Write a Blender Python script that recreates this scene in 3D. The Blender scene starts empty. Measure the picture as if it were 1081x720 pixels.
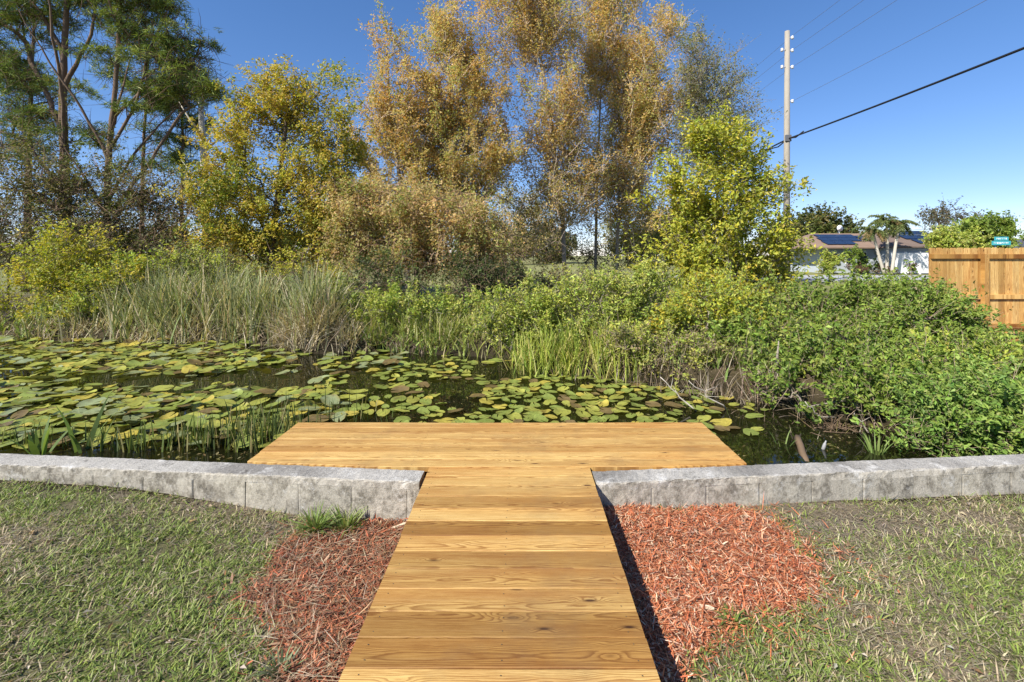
import bpy, math, random
import numpy as np
from mathutils import Vector
R = math.radians
random.seed(5)
scene = bpy.context.scene
COL = scene.collection
EYE = 1.79; VX = 549.0; HY = 269.0; F = 480.0      # camera calibration, photo pixels of the 1081 px wide frame

def P(px, py, Y):
    return np.array([(px - VX) / F * Y, Y, EYE - (py - HY) / F * Y])
def G(px, py, z=0.0):
    Y = (EYE - z) * F / (py - HY)
    return np.array([(px - VX) / F * Y, Y, z])

# ------------------------------------------------------------------ noise
def _hash(ix, iy, s):
    n = (ix.astype(np.int64) * 374761393 + iy.astype(np.int64) * 668265263 + s * 1274126177) & 0xffffffff
    n = ((n ^ (n >> 13)) * 1274126177) & 0xffffffff
    return ((n ^ (n >> 16)) & 0xffff) / 65535.0
def vnoise(x, y, s=0):
    ix = np.floor(x); iy = np.floor(y); fx = x - ix; fy = y - iy
    fx = fx * fx * (3 - 2 * fx); fy = fy * fy * (3 - 2 * fy)
    a = _hash(ix, iy, s); b = _hash(ix + 1, iy, s); c = _hash(ix, iy + 1, s); d = _hash(ix + 1, iy + 1, s)
    return (a * (1 - fx) + b * fx) * (1 - fy) + (c * (1 - fx) + d * fx) * fy
def fbm(x, y, s=0, o=4):
    t = 0; amp = .5; tot = 0
    for k in range(o):
        t = t + amp * vnoise(x * 2 ** k, y * 2 ** k, s + 17 * k); tot += amp; amp *= .5
    return t / tot
def poly_sdf(px, py, poly):
    """signed distance, negative inside"""
    poly = np.asarray(poly, float); d = np.full(px.shape, 1e9); inside = np.zeros(px.shape, bool)
    n = len(poly)
    for i in range(n):
        ax, ay = poly[i]; bx, by = poly[(i + 1) % n]
        ex, ey = bx - ax, by - ay
        t = np.clip(((px - ax) * ex + (py - ay) * ey) / (ex * ex + ey * ey + 1e-12), 0, 1)
        d = np.minimum(d, np.hypot(px - ax - t * ex, py - ay - t * ey))
        c = ((ay > py) != (by > py)) & (px < (bx - ax) * (py - ay) / (by - ay + 1e-12) + ax)
        inside ^= c
    return np.where(inside, -d, d)

# ------------------------------------------------------------------ mesh builder
class MB:
    def __init__(s): s.v = []; s.c = []; s.f = []; s.m = []; s.n = 0
    def add(s, v, f, c=(1, 1, 1), mi=0):
        v = np.asarray(v, np.float32).reshape(-1, 3); c = np.asarray(c, np.float32)
        if c.ndim == 1: c = np.tile(c[:3], (len(v), 1))
        s.v.append(v); s.c.append(c[:, :3])
        if isinstance(f, np.ndarray): f = [f]
        for a in f:
            a = np.asarray(a, np.int64)
            s.f.append(a + s.n); s.m.append(np.full(len(a), mi, np.int32))
        s.n += len(v)
        return s
    def box(s, lo, hi, c=(1, 1, 1), mi=0, bev=0.0):
        x0, y0, z0 = lo; x1, y1, z1 = hi
        if bev <= 0:
            v = [(x0,y0,z0),(x1,y0,z0),(x1,y1,z0),(x0,y1,z0),(x0,y0,z1),(x1,y0,z1),(x1,y1,z1),(x0,y1,z1)]
            f = np.array([[0,3,2,1],[4,5,6,7],[0,1,5,4],[1,2,6,5],[2,3,7,6],[3,0,4,7]])
            return s.add(v, f, c, mi)
        b = bev; V = []; 
        for z, i in ((z0, b), (z0 + b, 0), (z1 - b, 0), (z1, b)):
            V += [(x0+i,y0+i,z),(x1-i,y0+i,z),(x1-i,y1-i,z),(x0+i,y1-i,z)]
        f = [[3,2,1,0],[12,13,14,15]]
        for k in range(3):
            for j in range(4):
                f.append([k*4+j, k*4+(j+1)%4, k*4+4+(j+1)%4, k*4+4+j])
        return s.add(V, np.array(f), c, mi)
    def frusta(s, a, b, ra, rb, k=5, c=(1, 1, 1), mi=0):
        a = np.asarray(a, float).reshape(-1, 3); b = np.asarray(b, float).reshape(-1, 3); n = len(a)
        if n == 0: return s
        ra = np.broadcast_to(np.asarray(ra, float), (n,)); rb = np.broadcast_to(np.asarray(rb, float), (n,))
        d = b - a; d /= np.linalg.norm(d, axis=1, keepdims=True) + 1e-9
        up = np.where(np.abs(d[:, 2:3]) > .95, np.array([[1., 0, 0]]), np.array([[0, 0, 1.]]))
        u = np.cross(up, d); u /= np.linalg.norm(u, axis=1, keepdims=True) + 1e-9; w = np.cross(d, u)
        t = np.arange(k) / k * 2 * np.pi
        ring = u[:, None] * np.cos(t)[None, :, None] + w[:, None] * np.sin(t)[None, :, None]
        v = np.concatenate([a[:, None] + ring * ra[:, None, None], b[:, None] + ring * rb[:, None, None]], 1)
        base = (np.arange(n) * 2 * k)[:, None]; j = np.arange(k); j2 = (j + 1) % k
        f = np.stack([base + j, base + j2, base + k + j2, base + k + j], 2).reshape(-1, 4)
        cc = np.asarray(c, float)
        if cc.ndim == 2: cc = np.repeat(cc, 2 * k, 0)
        return s.add(v.reshape(-1, 3), f, cc, mi)
    def tube(s, pts, rad, k=8, c=(1, 1, 1), mi=0, cap=True):
        pts = np.asarray(pts, float); n = len(pts); rad = np.broadcast_to(np.asarray(rad, float), (n,))
        d = np.gradient(pts, axis=0); d /= np.linalg.norm(d, axis=1, keepdims=True) + 1e-9
        ref = np.array([1., 0, 0]) if abs(d[0][2]) > .7 else np.array([0, 0, 1.])
        u = np.cross(ref[None], d); u /= np.linalg.norm(u, axis=1, keepdims=True) + 1e-9; w = np.cross(d, u)
        t = np.arange(k) / k * 2 * np.pi
        v = pts[:, None] + (u[:, None] * np.cos(t)[None, :, None] + w[:, None] * np.sin(t)[None, :, None]) * rad[:, None, None]
        i = (np.arange(n - 1) * k)[:, None]; j = np.arange(k); j2 = (j + 1) % k
        fs = [np.stack([i + j, i + j2, i + k + j2, i + k + j], 2).reshape(-1, 4)]
        if cap: fs += [np.array([np.arange(k)[::-1]]), np.array([np.arange(k) + (n - 1) * k])]
        return s.add(v.reshape(-1, 3), fs, c, mi)
    def build(s, name, mats, parent=None, smooth=False, loc=None):
        me = bpy.data.meshes.new(name)
        v = np.concatenate(s.v); c = np.concatenate(s.c)
        if loc is not None: v = v - np.asarray(loc, np.float32)
        me.vertices.add(len(v)); me.vertices.foreach_set('co', v.astype(np.float32).ravel())
        sizes = np.concatenate([np.full(len(a), a.shape[1], np.int32) for a in s.f])
        loops = np.concatenate([a.ravel() for a in s.f]).astype(np.int32)
        starts = np.concatenate([[0], np.cumsum(sizes)[:-1]]).astype(np.int32)
        me.loops.add(len(loops)); me.loops.foreach_set('vertex_index', loops)
        me.polygons.add(len(sizes)); me.polygons.foreach_set('loop_start', starts); me.polygons.foreach_set('loop_total', sizes)
        me.polygons.foreach_set('material_index', np.concatenate(s.m))
        me.polygons.foreach_set('use_smooth', np.full(len(sizes), bool(smooth)))
        at = me.color_attributes.new('Col', 'FLOAT_COLOR', 'POINT')
        at.data.foreach_set('color', np.concatenate([c, np.ones((len(c), 1), np.float32)], 1).astype(np.float32).ravel())
        for m in (mats if isinstance(mats, (list, tuple)) else [mats]): me.materials.append(m)
        me.update(calc_edges=True)
        o = bpy.data.objects.new(name, me); COL.objects.link(o)
        if loc is not None: o.location = [float(q) for q in loc]
        if parent is not None: o.parent = parent
        return o

def tag(o, label=None, cat=None, group=None, kind=None):
    if label: o['label'] = label
    if cat: o['category'] = cat
    if group: o['group'] = group
    if kind: o['kind'] = kind
    return o
def thing(name, label, cat, loc=(0, 0, 0), group=None):
    o = bpy.data.objects.new(name, None); COL.objects.link(o); o.location = [float(q) for q in loc]
    o.empty_display_size = .2
    return tag(o, label, cat, group)
def part(mb, name, mats, root, smooth=False):
    """build in world coordinates and parent to root, keeping the place"""
    return mb.build(name, mats, root, smooth, loc=None) if root is None else _part(mb, name, mats, root, smooth)
def _part(mb, name, mats, root, smooth):
    off = np.zeros(3); r = root
    while r is not None: off += np.array(r.location); r = r.parent
    o = mb.build(name, mats, root, smooth, loc=off); o.location = (0, 0, 0)
    return o

# ------------------------------------------------------------------ leaves / blades
def unit(a): return a / (np.linalg.norm(a, axis=-1, keepdims=True) + 1e-9)
def add_leaves(mb, pos, L, W, col, rng, up=.5, out=None, fold=.18, axis=None):
    n = len(pos)
    nrm = rng.normal(size=(n, 3)); nrm[:, 2] += up * 1.6; nrm += SUN * .55      # leaves turn toward the light
    if out is not None: nrm += out
    nrm = unit(nrm)
    a = rng.normal(size=(n, 3)) if axis is None else axis
    u = unit(a - nrm * np.sum(a * nrm, 1, keepdims=True)); w = np.cross(nrm, u)
    L = np.broadcast_to(L, (n,))[:, None]; W = np.broadcast_to(W, (n,))[:, None]
    b = pos - u * L * .5; t = pos + u * L * .5 - nrm * L * .12
    l = pos - u * L * .05 + w * W * .5 + nrm * W * fold; r = pos - u * L * .05 - w * W * .5 + nrm * W * fold
    v = np.stack([b, r, t, l], 1).reshape(-1, 3)
    i = (np.arange(n) * 4)[:, None]
    f = np.concatenate([np.concatenate([i, i + 1, i + 2], 1), np.concatenate([i, i + 2, i + 3], 1)])
    mb.add(v, f, np.repeat(col, 4, 0))
def add_blades(mb, base, az, L, W, lean, curl, col, rng, segs=3, tipcol=None):
    """grass-like blades that start at base, lean away from the vertical and bend over"""
    n = len(base); d = np.stack([np.cos(az), np.sin(az)], 1); side = np.stack([-np.sin(az), np.cos(az), np.zeros(n)], 1)
    tw = rng.uniform(-.9, .9, n)
    side = unit(side + np.concatenate([d * tw[:, None], np.zeros((n, 1))], 1))
    p = base.copy(); ang = lean.copy(); rows = []; cols = []
    for k in range(segs + 1):
        t = k / segs; w = W * (1 - t ** 2.2) * (.75 + .5 * min(1, t * 3)) * .5
        cc = col if tipcol is None else col * (1 - t) + tipcol * t
        if k < segs:
            rows.append(p - side * w[:, None]); rows.append(p + side * w[:, None]); cols += [cc, cc]
            st = L / segs
            p = p + np.concatenate([d * (np.sin(ang) * st)[:, None], (np.cos(ang) * st)[:, None]], 1); ang = ang + curl / segs
        else:
            rows.append(p); cols.append(cc)
    v = np.stack(rows, 1); m = v.shape[1]; c = np.stack(cols, 1)
    i = (np.arange(n) * m)[:, None]; fs = []
    q = [np.concatenate([i + 2*k, i + 2*k + 1, i + 2*k + 3, i + 2*k + 2], 1) for k in range(segs - 1)]
    if q: fs.append(np.concatenate(q))
    fs.append(np.concatenate([i + m - 3, i + m - 2, i + m - 1], 1))
    mb.add(v.reshape(-1, 3), fs, c.reshape(-1, 3))
def pick(pal, n, rng, jit=.18):
    pal = np.array([q[:3] for q in pal]); w = None
    idx = rng.integers(0, len(pal), n)
    c = pal[idx] * (1 + rng.uniform(-jit, jit, (n, 1)))
    return np.clip(c * (1 + rng.uniform(-.07, .07, (n, 3))), 0, 1)

# ------------------------------------------------------------------ materials
def newmat(name):
    m = bpy.data.materials.new(name); m.use_nodes = True
    nt = m.node_tree; nt.nodes.clear()
    out = nt.nodes.new('ShaderNodeOutputMaterial')
    return m, nt, out
def N(nt, t, **kw):
    n = nt.nodes.new(t)
    for k, v in kw.items():
        if k in n.inputs: n.inputs[k].default_value = v
        else: setattr(n, k, v)
    return n
def mathn(nt, op, a, b=None, clamp=False):
    n = nt.nodes.new('ShaderNodeMath'); n.operation = op; n.use_clamp = clamp
    for i, q in enumerate((a, b)):
        if q is None: continue
        if isinstance(q, (int, float)): n.inputs[i].default_value = q
        else: nt.links.new(q, n.inputs[i])
    return n.outputs[0]
def mixc(nt, fac, a, b, mode='MIX'):
    n = nt.nodes.new('ShaderNodeMix'); n.data_type = 'RGBA'; n.blend_type = mode
    for i, q in ((0, fac), (6, a), (7, b)):
        if isinstance(q, (int, float)): n.inputs[i].default_value = q
        elif isinstance(q, tuple): n.inputs[i].default_value = (*q[:3], 1)
        else: nt.links.new(q, n.inputs[i])
    return n.outputs[2]
def ramp(nt, fac, stops):
    n = nt.nodes.new('ShaderNodeValToRGB'); cr = n.color_ramp
    while len(cr.elements) < len(stops): cr.elements.new(.5)
    for e, (p, c) in zip(cr.elements, stops):
        e.position = p; e.color = (c, c, c, 1) if isinstance(c, (int, float)) else (*c, 1)
    nt.links.new(fac, n.inputs[0]); return n.outputs[0]
def noise(nt, scale, vec=None, detail=4, rough=.55, dist=0):
    n = N(nt, 'ShaderNodeTexNoise', Scale=scale, Detail=detail, Roughness=rough, Distortion=dist)
    if vec is not None: nt.links.new(vec, n.inputs['Vector'])
    return n.outputs[0]
def objco(nt, scale=None):
    c = N(nt, 'ShaderNodeTexCoord').outputs['Object']
    if scale is None: return c
    m = N(nt, 'ShaderNodeMapping'); m.inputs['Scale'].default_value = scale; nt.links.new(c, m.inputs[0]); return m.outputs[0]
def bump(nt, h, strength=.3, dist=.01):
    b = N(nt, 'ShaderNodeBump', Strength=strength, Distance=dist); nt.links.new(h, b.inputs['Height']); return b.outputs[0]
def colattr(nt): return N(nt, 'ShaderNodeAttribute', attribute_name='Col').outputs['Color']
def principled(nt, out, col, rough=.7, nrm=None, spec=.5, metal=0):
    p = N(nt, 'ShaderNodeBsdfPrincipled'); p.inputs['Specular IOR Level'].default_value = spec; p.inputs['Metallic'].default_value = metal
    if isinstance(col, tuple): p.inputs['Base Color'].default_value = (*col, 1)
    else: nt.links.new(col, p.inputs['Base Color'])
    if isinstance(rough, (int, float)): p.inputs['Roughness'].default_value = rough
    else: nt.links.new(rough, p.inputs['Roughness'])
    if nrm is not None: nt.links.new(nrm, p.inputs['Normal'])
    nt.links.new(p.outputs[0], out.inputs[0]); return p

def mat_leaf(name, trans=.35, rough=.55, spec=.35, tt=(1.15, 1.2, .55)):
    m, nt, out = newmat(name); c = colattr(nt)
    p = principled(nt, out, c, rough, None, spec)
    t = N(nt, 'ShaderNodeBsdfTranslucent'); nt.links.new(mixc(nt, 1.0, c, tt, 'MULTIPLY'), t.inputs[0])
    mx = N(nt, 'ShaderNodeMixShader'); mx.inputs[0].default_value = trans
    nt.links.new(p.outputs[0], mx.inputs[1]); nt.links.new(t.outputs[0], mx.inputs[2]); nt.links.new(mx.outputs[0], out.inputs[0])
    return m
def mat_bark(name, a, b, scale=6):
    m, nt, out = newmat(name)
    v = objco(nt, (scale, scale, scale * .25)); n = noise(nt, 3, v, 6, .65)
    n2 = noise(nt, 1.2, objco(nt), 3)
    c = mixc(nt, n, a, b); c = mixc(nt, mathn(nt, 'MULTIPLY', n2, .5), c, (b[0]*1.2, b[1]*1.15, b[2]))
    principled(nt, out, mixc(nt, 1.0, c, colattr(nt), 'MULTIPLY'), .9, bump(nt, n, .8, .03), .2); return m
def mat_flat(name, c, rough=.6, scale=8, amt=.25, spec=.4, metal=0, useattr=False):
    m, nt, out = newmat(name); n = noise(nt, scale, objco(nt), 4)
    col = mixc(nt, n, tuple(q * (1 - amt) for q in c), tuple(min(1, q * (1 + amt)) for q in c))
    if useattr: col = mixc(nt, 1.0, col, colattr(nt), 'MULTIPLY')
    principled(nt, out, col, rough, bump(nt, n, .1, .005), spec, metal); return m

M = {}
M['leaf'] = mat_leaf('leaf_matte', .38)
M['leaf_dry'] = mat_leaf('leaf_dry', .48, .7, .2, (1.1, 1.05, .75))
M['leaf_gloss'] = mat_leaf('leaf_gloss', .36, .55, .3)
M['needle'] = mat_leaf('pine_needle', .2, .55, .3)
M['grass'] = mat_leaf('grass_blade', .3, .6, .3, (1.1, 1.1, .6))
M['chip'] = mat_leaf('wood_chip', .05, .85, .2, (1, 1, 1))
M['bark_dark'] = mat_bark('bark_dark', (.05, .035, .025), (.14, .11, .085))
M['bark_grey'] = mat_bark('bark_grey', (.13, .11, .09), (.33, .29, .25))
M['bark_pine'] = mat_bark('bark_pine', (.06, .04, .03), (.20, .14, .10), 4)
M['bark_pale'] = mat_bark('bark_pale', (.32, .29, .25), (.55, .51, .45), 4)

def mat_wood(name, tint=(1, 1, 1), ringf=230., sc=1.0, knots=True, axis=0):
    """flat-sawn pine: growth rings of a log cut lengthwise, bent round the knots"""
    m, nt, out = newmat(name)
    co = N(nt, 'ShaderNodeTexCoord').outputs['Object']; ca = colattr(nt)
    sp = N(nt, 'ShaderNodeSeparateXYZ'); nt.links.new(co, sp.inputs[0])
    cs = N(nt, 'ShaderNodeSeparateColor'); nt.links.new(ca, cs.inputs[0])
    rnd, vv, tone = cs.outputs[0], cs.outputs[1], cs.outputs[2]     # rnd: board seed, vv: across-board 0..1, tone
    along = sp.outputs[axis]
    xo = mathn(nt, 'ADD', along, mathn(nt, 'MULTIPLY', rnd, 57.0))
    cmb = N(nt, 'ShaderNodeCombineXYZ'); nt.links.new(xo, cmb.inputs[0])
    across = mathn(nt, 'MULTIPLY', mathn(nt, 'SUBTRACT', vv, .5), .14)
    nt.links.new(across, cmb.inputs[1]); nt.links.new(mathn(nt, 'MULTIPLY', rnd, 31.0), cmb.inputs[2])
    base = cmb.outputs[0]
    def scaled(s):
        mp = N(nt, 'ShaderNodeMapping'); mp.inputs['Scale'].default_value = s; nt.links.new(base, mp.inputs[0]); return mp.outputs[0]
    wob = noise(nt, 1.0, scaled((.9, 2.0, 1)), 3, .5)
    wob2 = noise(nt, 1.0, scaled((5, 40, 1)), 5, .65)
    yc = mathn(nt, 'ADD', across, mathn(nt, 'MULTIPLY', mathn(nt, 'SUBTRACT', rnd, .5), .12))
    yc = mathn(nt, 'ADD', yc, mathn(nt, 'MULTIPLY', mathn(nt, 'SUBTRACT', wob, .5), .09))
    zc = mathn(nt, 'ADD', .025, mathn(nt, 'MULTIPLY', wob, .07))
    r = mathn(nt, 'SQRT', mathn(nt, 'ADD', mathn(nt, 'MULTIPLY', yc, yc), mathn(nt, 'MULTIPLY', zc, zc)))
    r = mathn(nt, 'ADD', r, mathn(nt, 'MULTIPLY', wob2, .006))
    vor = N(nt, 'ShaderNodeTexVoronoi', Scale=1.0); vor.inputs['Randomness'].default_value = 1.0
    nt.links.new(scaled((2.1 * sc, 8.0 * sc, 1)), vor.inputs['Vector'])
    kd = vor.outputs['Distance']
    kb = mathn(nt, 'POWER', 2.718, mathn(nt, 'MULTIPLY', mathn(nt, 'MULTIPLY', kd, kd), -45.0))
    r = mathn(nt, 'ADD', r, mathn(nt, 'MULTIPLY', kb, .018))
    fr = mathn(nt, 'FRACT', mathn(nt, 'MULTIPLY', r, ringf))
    late = ramp(nt, fr, [(0, .0), (.45, .12), (.82, 1.0), (.93, .75), (1, 0)])
    big = noise(nt, 1.0, scaled((1.3, 9, 1)), 4, .6)
    fine = noise(nt, 1.0, scaled((7, 300, 1)), 4, .7)
    early = mixc(nt, ramp(nt, fine, [(.3, 0), (.7, 1)]), (.40 * tint[0], .225 * tint[1], .060 * tint[2]), (.71 * tint[0], .49 * tint[1], .19 * tint[2]))
    dark = (.20 * tint[0], .078 * tint[1], .014 * tint[2])
    st2 = noise(nt, 1.0, scaled((1.1, 95, 1)), 7, .75)
    early = mixc(nt, ramp(nt, st2, [(.35, 0), (.55, .0), (.72, .8)]), early, (.74 * tint[0], .54 * tint[1], .26 * tint[2]))
    c = mixc(nt, mathn(nt, 'MULTIPLY', late, mathn(nt, 'ADD', .35, mathn(nt, 'MULTIPLY', big, .75))), early, dark)
    c = mixc(nt, ramp(nt, st2, [(.25, .85), (.46, 0)]), c, dark)
    c = mixc(nt, ramp(nt, big, [(.45, 0), (.75, .55)]), c, (.30 * tint[0], .125 * tint[1], .03 * tint[2]))
    if knots:
        c = mixc(nt, ramp(nt, kd, [(.0, 1), (.04, 1), (.06, .5), (.11, 0)]), c, (.06, .022, .008))
    c = mixc(nt, 1.0, c, mixc(nt, tone, (.55, .45, .31), (1.13, 1.15, 1.14)), 'MULTIPLY')
    st = noise(nt, 2.3, co, 5, .65)
    c = mixc(nt, ramp(nt, st, [(.52, 0), (.75, .38)]), c, (.16, .10, .05))
    redn = noise(nt, 1.0, scaled((.35, 3, 7)), 3, .5); c = mixc(nt, ramp(nt, redn, [(.45, 0), (.68, .55)]), c, mixc(nt, 1.0, c, (1.05, .80, .55), 'MULTIPLY'))
    h = mathn(nt, 'ADD', mathn(nt, 'MULTIPLY', fine, .6), mathn(nt, 'MULTIPLY', late, .5))
    principled(nt, out, c, .62, bump(nt, h, .25, .002), .35)
    return m
M['deck'] = mat_wood('deck_pine')
M['picket'] = mat_wood('fence_pine', (1.32, 1.40, 1.55), 120., 1.4, True, 2)
M['rail'] = mat_wood('rail_pine', (1.2, 1.22, 1.25), 120., 1.0, True, 0)
M['screw'] = mat_flat('screw_steel', (.10, .08, .06), .5, metal=.3)

def mat_concrete(name):
    m, nt, out = newmat(name); co = objco(nt)
    n1 = noise(nt, 3.2, co, 8, .65); n2 = noise(nt, 60, co, 5, .75); n3 = noise(nt, 9, co, 10, .78)
    n4 = noise(nt, 4, objco(nt, (3, 3, 2.2)), 9, .75); n5 = noise(nt, 1.6, co, 3, .5); n6 = noise(nt, 150, co, 3, .7)
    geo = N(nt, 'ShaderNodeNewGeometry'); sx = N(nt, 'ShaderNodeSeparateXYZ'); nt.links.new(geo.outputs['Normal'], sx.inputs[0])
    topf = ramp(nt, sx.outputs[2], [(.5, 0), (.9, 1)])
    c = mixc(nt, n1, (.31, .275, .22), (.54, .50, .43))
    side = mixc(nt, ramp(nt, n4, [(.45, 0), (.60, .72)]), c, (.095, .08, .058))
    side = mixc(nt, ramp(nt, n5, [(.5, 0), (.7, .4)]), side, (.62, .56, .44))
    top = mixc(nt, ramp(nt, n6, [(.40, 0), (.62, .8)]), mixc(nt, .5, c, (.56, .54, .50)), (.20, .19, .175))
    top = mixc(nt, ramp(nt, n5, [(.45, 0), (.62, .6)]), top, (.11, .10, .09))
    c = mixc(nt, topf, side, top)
    c = mixc(nt, ramp(nt, n3, [(.55, 0), (.68, .8)]), c, (.055, .05, .043))
    c = mixc(nt, ramp(nt, noise(nt, 6, co, 9, .75), [(.55, 0), (.66, .7)]), c, (.62, .60, .56))
    c = mixc(nt, 1.0, c, ramp(nt, n2, [(.25, .7), (.75, 1.25)]), 'MULTIPLY')
    c = mixc(nt, 1.0, c, colattr(nt), 'MULTIPLY')
    principled(nt, out, c, .95, bump(nt, mathn(nt, 'ADD', n2, mathn(nt, 'ADD', n6, mathn(nt, 'MULTIPLY', n3, 1.5))), .6, .006), .15); return m
M['concrete'] = mat_concrete('weathered_concrete')

def mat_ground():
    m, nt, out = newmat('ground_soil'); co = objco(nt); c = colattr(nt)
    n1 = noise(nt, 130, co, 8, .85, .5); n2 = noise(nt, 9, co, 6, .7); n3 = noise(nt, .35, co, 5, .6)
    c = mixc(nt, 1.0, c, ramp(nt, n1, [(.3, .3), (.7, 1.6)]), 'MULTIPLY')
    c = mixc(nt, 1.0, c, ramp(nt, n2, [(.25, .75), (.75, 1.2)]), 'MULTIPLY')
    c = mixc(nt, 1.0, c, ramp(nt, n3, [(.25, .8), (.75, 1.15)]), 'MULTIPLY')
    principled(nt, out, c, .95, bump(nt, n1, .9, .03), .15); return m
M['ground'] = mat_ground()

def mat_water():
    m, nt, out = newmat('pond_water'); co = objco(nt)
    w = noise(nt, 5, co, 3, .5); w2 = noise(nt, .9, co, 4, .6)
    c = mixc(nt, w2, (.002, .003, .001), (.014, .014, .005))
    p = principled(nt, out, c, .025, bump(nt, w, .035, .02), .5); p.inputs['IOR'].default_value = 1.42
    return m
M['water'] = mat_water()

def mat_pad():
    m, nt, out = newmat('lily_leaf'); co = objco(nt); c = colattr(nt)
    oi = N(nt, 'ShaderNodeObjectInfo').outputs['Random']
    n = noise(nt, 14, co, 5, .65)
    c = mixc(nt, ramp(nt, n, [(.5, 0), (.75, .55)]), c, mixc(nt, .6, c, (.20, .13, .03)))
    n2 = noise(nt, 5, co, 6, .75); c = mixc(nt, ramp(nt, n2, [(.56, 0), (.66, .7)]), c, (.12, .075, .025)); c = mixc(nt, 1.0, c, ramp(nt, noise(nt, 3, co, 3), [(.3, .75), (.7, 1.2)]), 'MULTIPLY')
    p = principled(nt, out, c, .33, bump(nt, n, .3, .01), .5)
    t = N(nt, 'ShaderNodeBsdfTranslucent'); nt.links.new(mixc(nt, 1.0, c, (1.1, 1.1, .5), 'MULTIPLY'), t.inputs[0])
    mx = N(nt, 'ShaderNodeMixShader'); mx.inputs[0].default_value = .18
    nt.links.new(p.outputs[0], mx.inputs[1]); nt.links.new(t.outputs[0], mx.inputs[2]); nt.links.new(mx.outputs[0], out.inputs[0])
    return m
M['pad'] = mat_pad()

# ------------------------------------------------------------------ world, sun, camera
SUN = unit(np.array([-.80, -.72, .98]))
el = math.asin(SUN[2]); rot = math.atan2(SUN[0], SUN[1])
w = bpy.data.worlds.new('World'); scene.world = w; w.use_nodes = True
nt = w.node_tree; bg = nt.nodes['Background']
sky = nt.nodes.new('ShaderNodeTexSky'); sky.sky_type = 'NISHITA'; sky.sun_disc = False
sky.sun_elevation = el; sky.sun_rotation = rot; sky.altitude = 0; sky.air_density = .8; sky.dust_density = .0; sky.ozone_density = 3.6
hs = nt.nodes.new('ShaderNodeHueSaturation'); hs.inputs['Saturation'].default_value = 1.30; gm = nt.nodes.new('ShaderNodeGamma'); gm.inputs[1].default_value = .78; nt.links.new(sky.outputs[0], gm.inputs[0]); nt.links.new(gm.outputs[0], hs.inputs['Color']); nt.links.new(mixc(nt, 1.0, hs.outputs[0], (.98, .90, 1.0), 'MULTIPLY'), bg.inputs[0]); bg.inputs[1].default_value = .138
sl = bpy.data.lights.new('sun', 'SUN'); sl.energy = 4.6; sl.angle = R(.5); sl.color = (1, .95, .86)
so = bpy.data.objects.new('sun', sl); COL.objects.link(so)
so.rotation_euler = Vector([float(q) for q in SUN]).to_track_quat('Z', 'Y').to_euler(); so.location = (0, 0, 30)
cam = bpy.data.cameras.new('camera'); co_ = bpy.data.objects.new('camera', cam); COL.objects.link(co_)
cam.sensor_width = 36; cam.lens = 36 * F / 1081; cam.shift_x = -(VX - 540.5) / 1081; cam.shift_y = -(360 - HY) / 1081
cam.clip_start = .05; cam.clip_end = 3000
co_.location = (0, 0, EYE); co_.rotation_euler = (R(90), 0, 0); scene.camera = co_
vs = scene.view_settings; vs.view_transform = 'Standard'; vs.look = 'None'; vs.gamma = 1; vs.use_curve_mapping = False; vs.exposure = .85
scene.render.engine = 'CYCLES'; cy = scene.cycles
cy.use_denoising = True; cy.max_bounces = 7; cy.diffuse_bounces = 3; cy.glossy_bounces = 3; cy.transmission_bounces = 4; cy.transparent_max_bounces = 4
cy.sample_clamp_indirect = 6; cy.caustics_reflective = False; cy.caustics_refractive = False
try: cy.denoiser = 'OPENIMAGEDENOISE'; cy.denoising_input_passes = 'RGB_ALBEDO_NORMAL'
except Exception: pass

# ------------------------------------------------------------------ layout
WATER = -.26; DECK = .20
DX0, DX1 = -.676, .521            # walkway
PX0, PX1, PY0, PY1 = -2.10, 1.725, 3.412, 4.312      # platform
def wall_line(x): return 3.37 + .085 * np.maximum(0, np.abs(x) - .6)
def wall_back(x): return wall_line(np.asarray(x, float))
POND = [(-45, 3.0), (7.5, 3.0), (7, 4.0), (5.0, 4.7), (4.4, 5.4), (3.8, 6.2), (2.9, 7.0), (1.6, 7.7), (.6, 8.0), (.1, 8.9), (-1.0, 9.5), (-3.2, 9.9), (-4.6, 9.5),
        (-5.6, 10.4), (-9, 10.9), (-13, 11.2), (-20, 11.8), (-45, 12)]
MUL_R = [G(*q)[:2] for q in [(610, 530), (700, 534), (770, 532), (815, 545), (843, 565), (858, 592), (850, 622), (838, 648), (800, 655), (770, 668), (742, 690), (728, 740), (600, 740)]]
MUL_L = [G(q[0], q[1], -.05)[:2] for q in [(440, 536), (375, 543), (335, 552), (305, 572), (300, 600), (278, 622), (290, 650), (305, 672), (300, 700), (285, 740), (480, 740)]]
def ground_z(x, y):
    z = (fbm(x * 1.3, y * 1.3, 3) - .5) * .05 + (fbm(x * .25, y * .25, 9) - .5) * .06
    z = z - .10 * np.exp(-(((x + .95) / 1.1) ** 2 + ((y - 3.0) / .9) ** 2)) - .02
    z = z + (.075 * np.exp(-((x + 4.3) / 1.6) ** 2) + .04 * np.exp(-((x + 2.9) / 1.0) ** 2)) * (y < 5)
    far = np.clip((y - 14) / 10, 0, 1); z = z * (1 + far * 2)
    sd = poly_sdf(x, y, POND) + (fbm(x * .8, y * .8, 5) - .5) * .5
    t = np.clip((.25 - sd) / 1.3, 0, 1); t = t * t * (3 - 2 * t)
    near = (y < wall_line(x) - .08) & (y > -50)
    t = np.where(near, 0, np.where(y < 3.6, np.maximum(t, .6), t))
    bank = np.exp(-((sd - .8) / .7) ** 2) * .12 * (y > 5)
    return z * (1 - t) - 1.0 * t + bank

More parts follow.
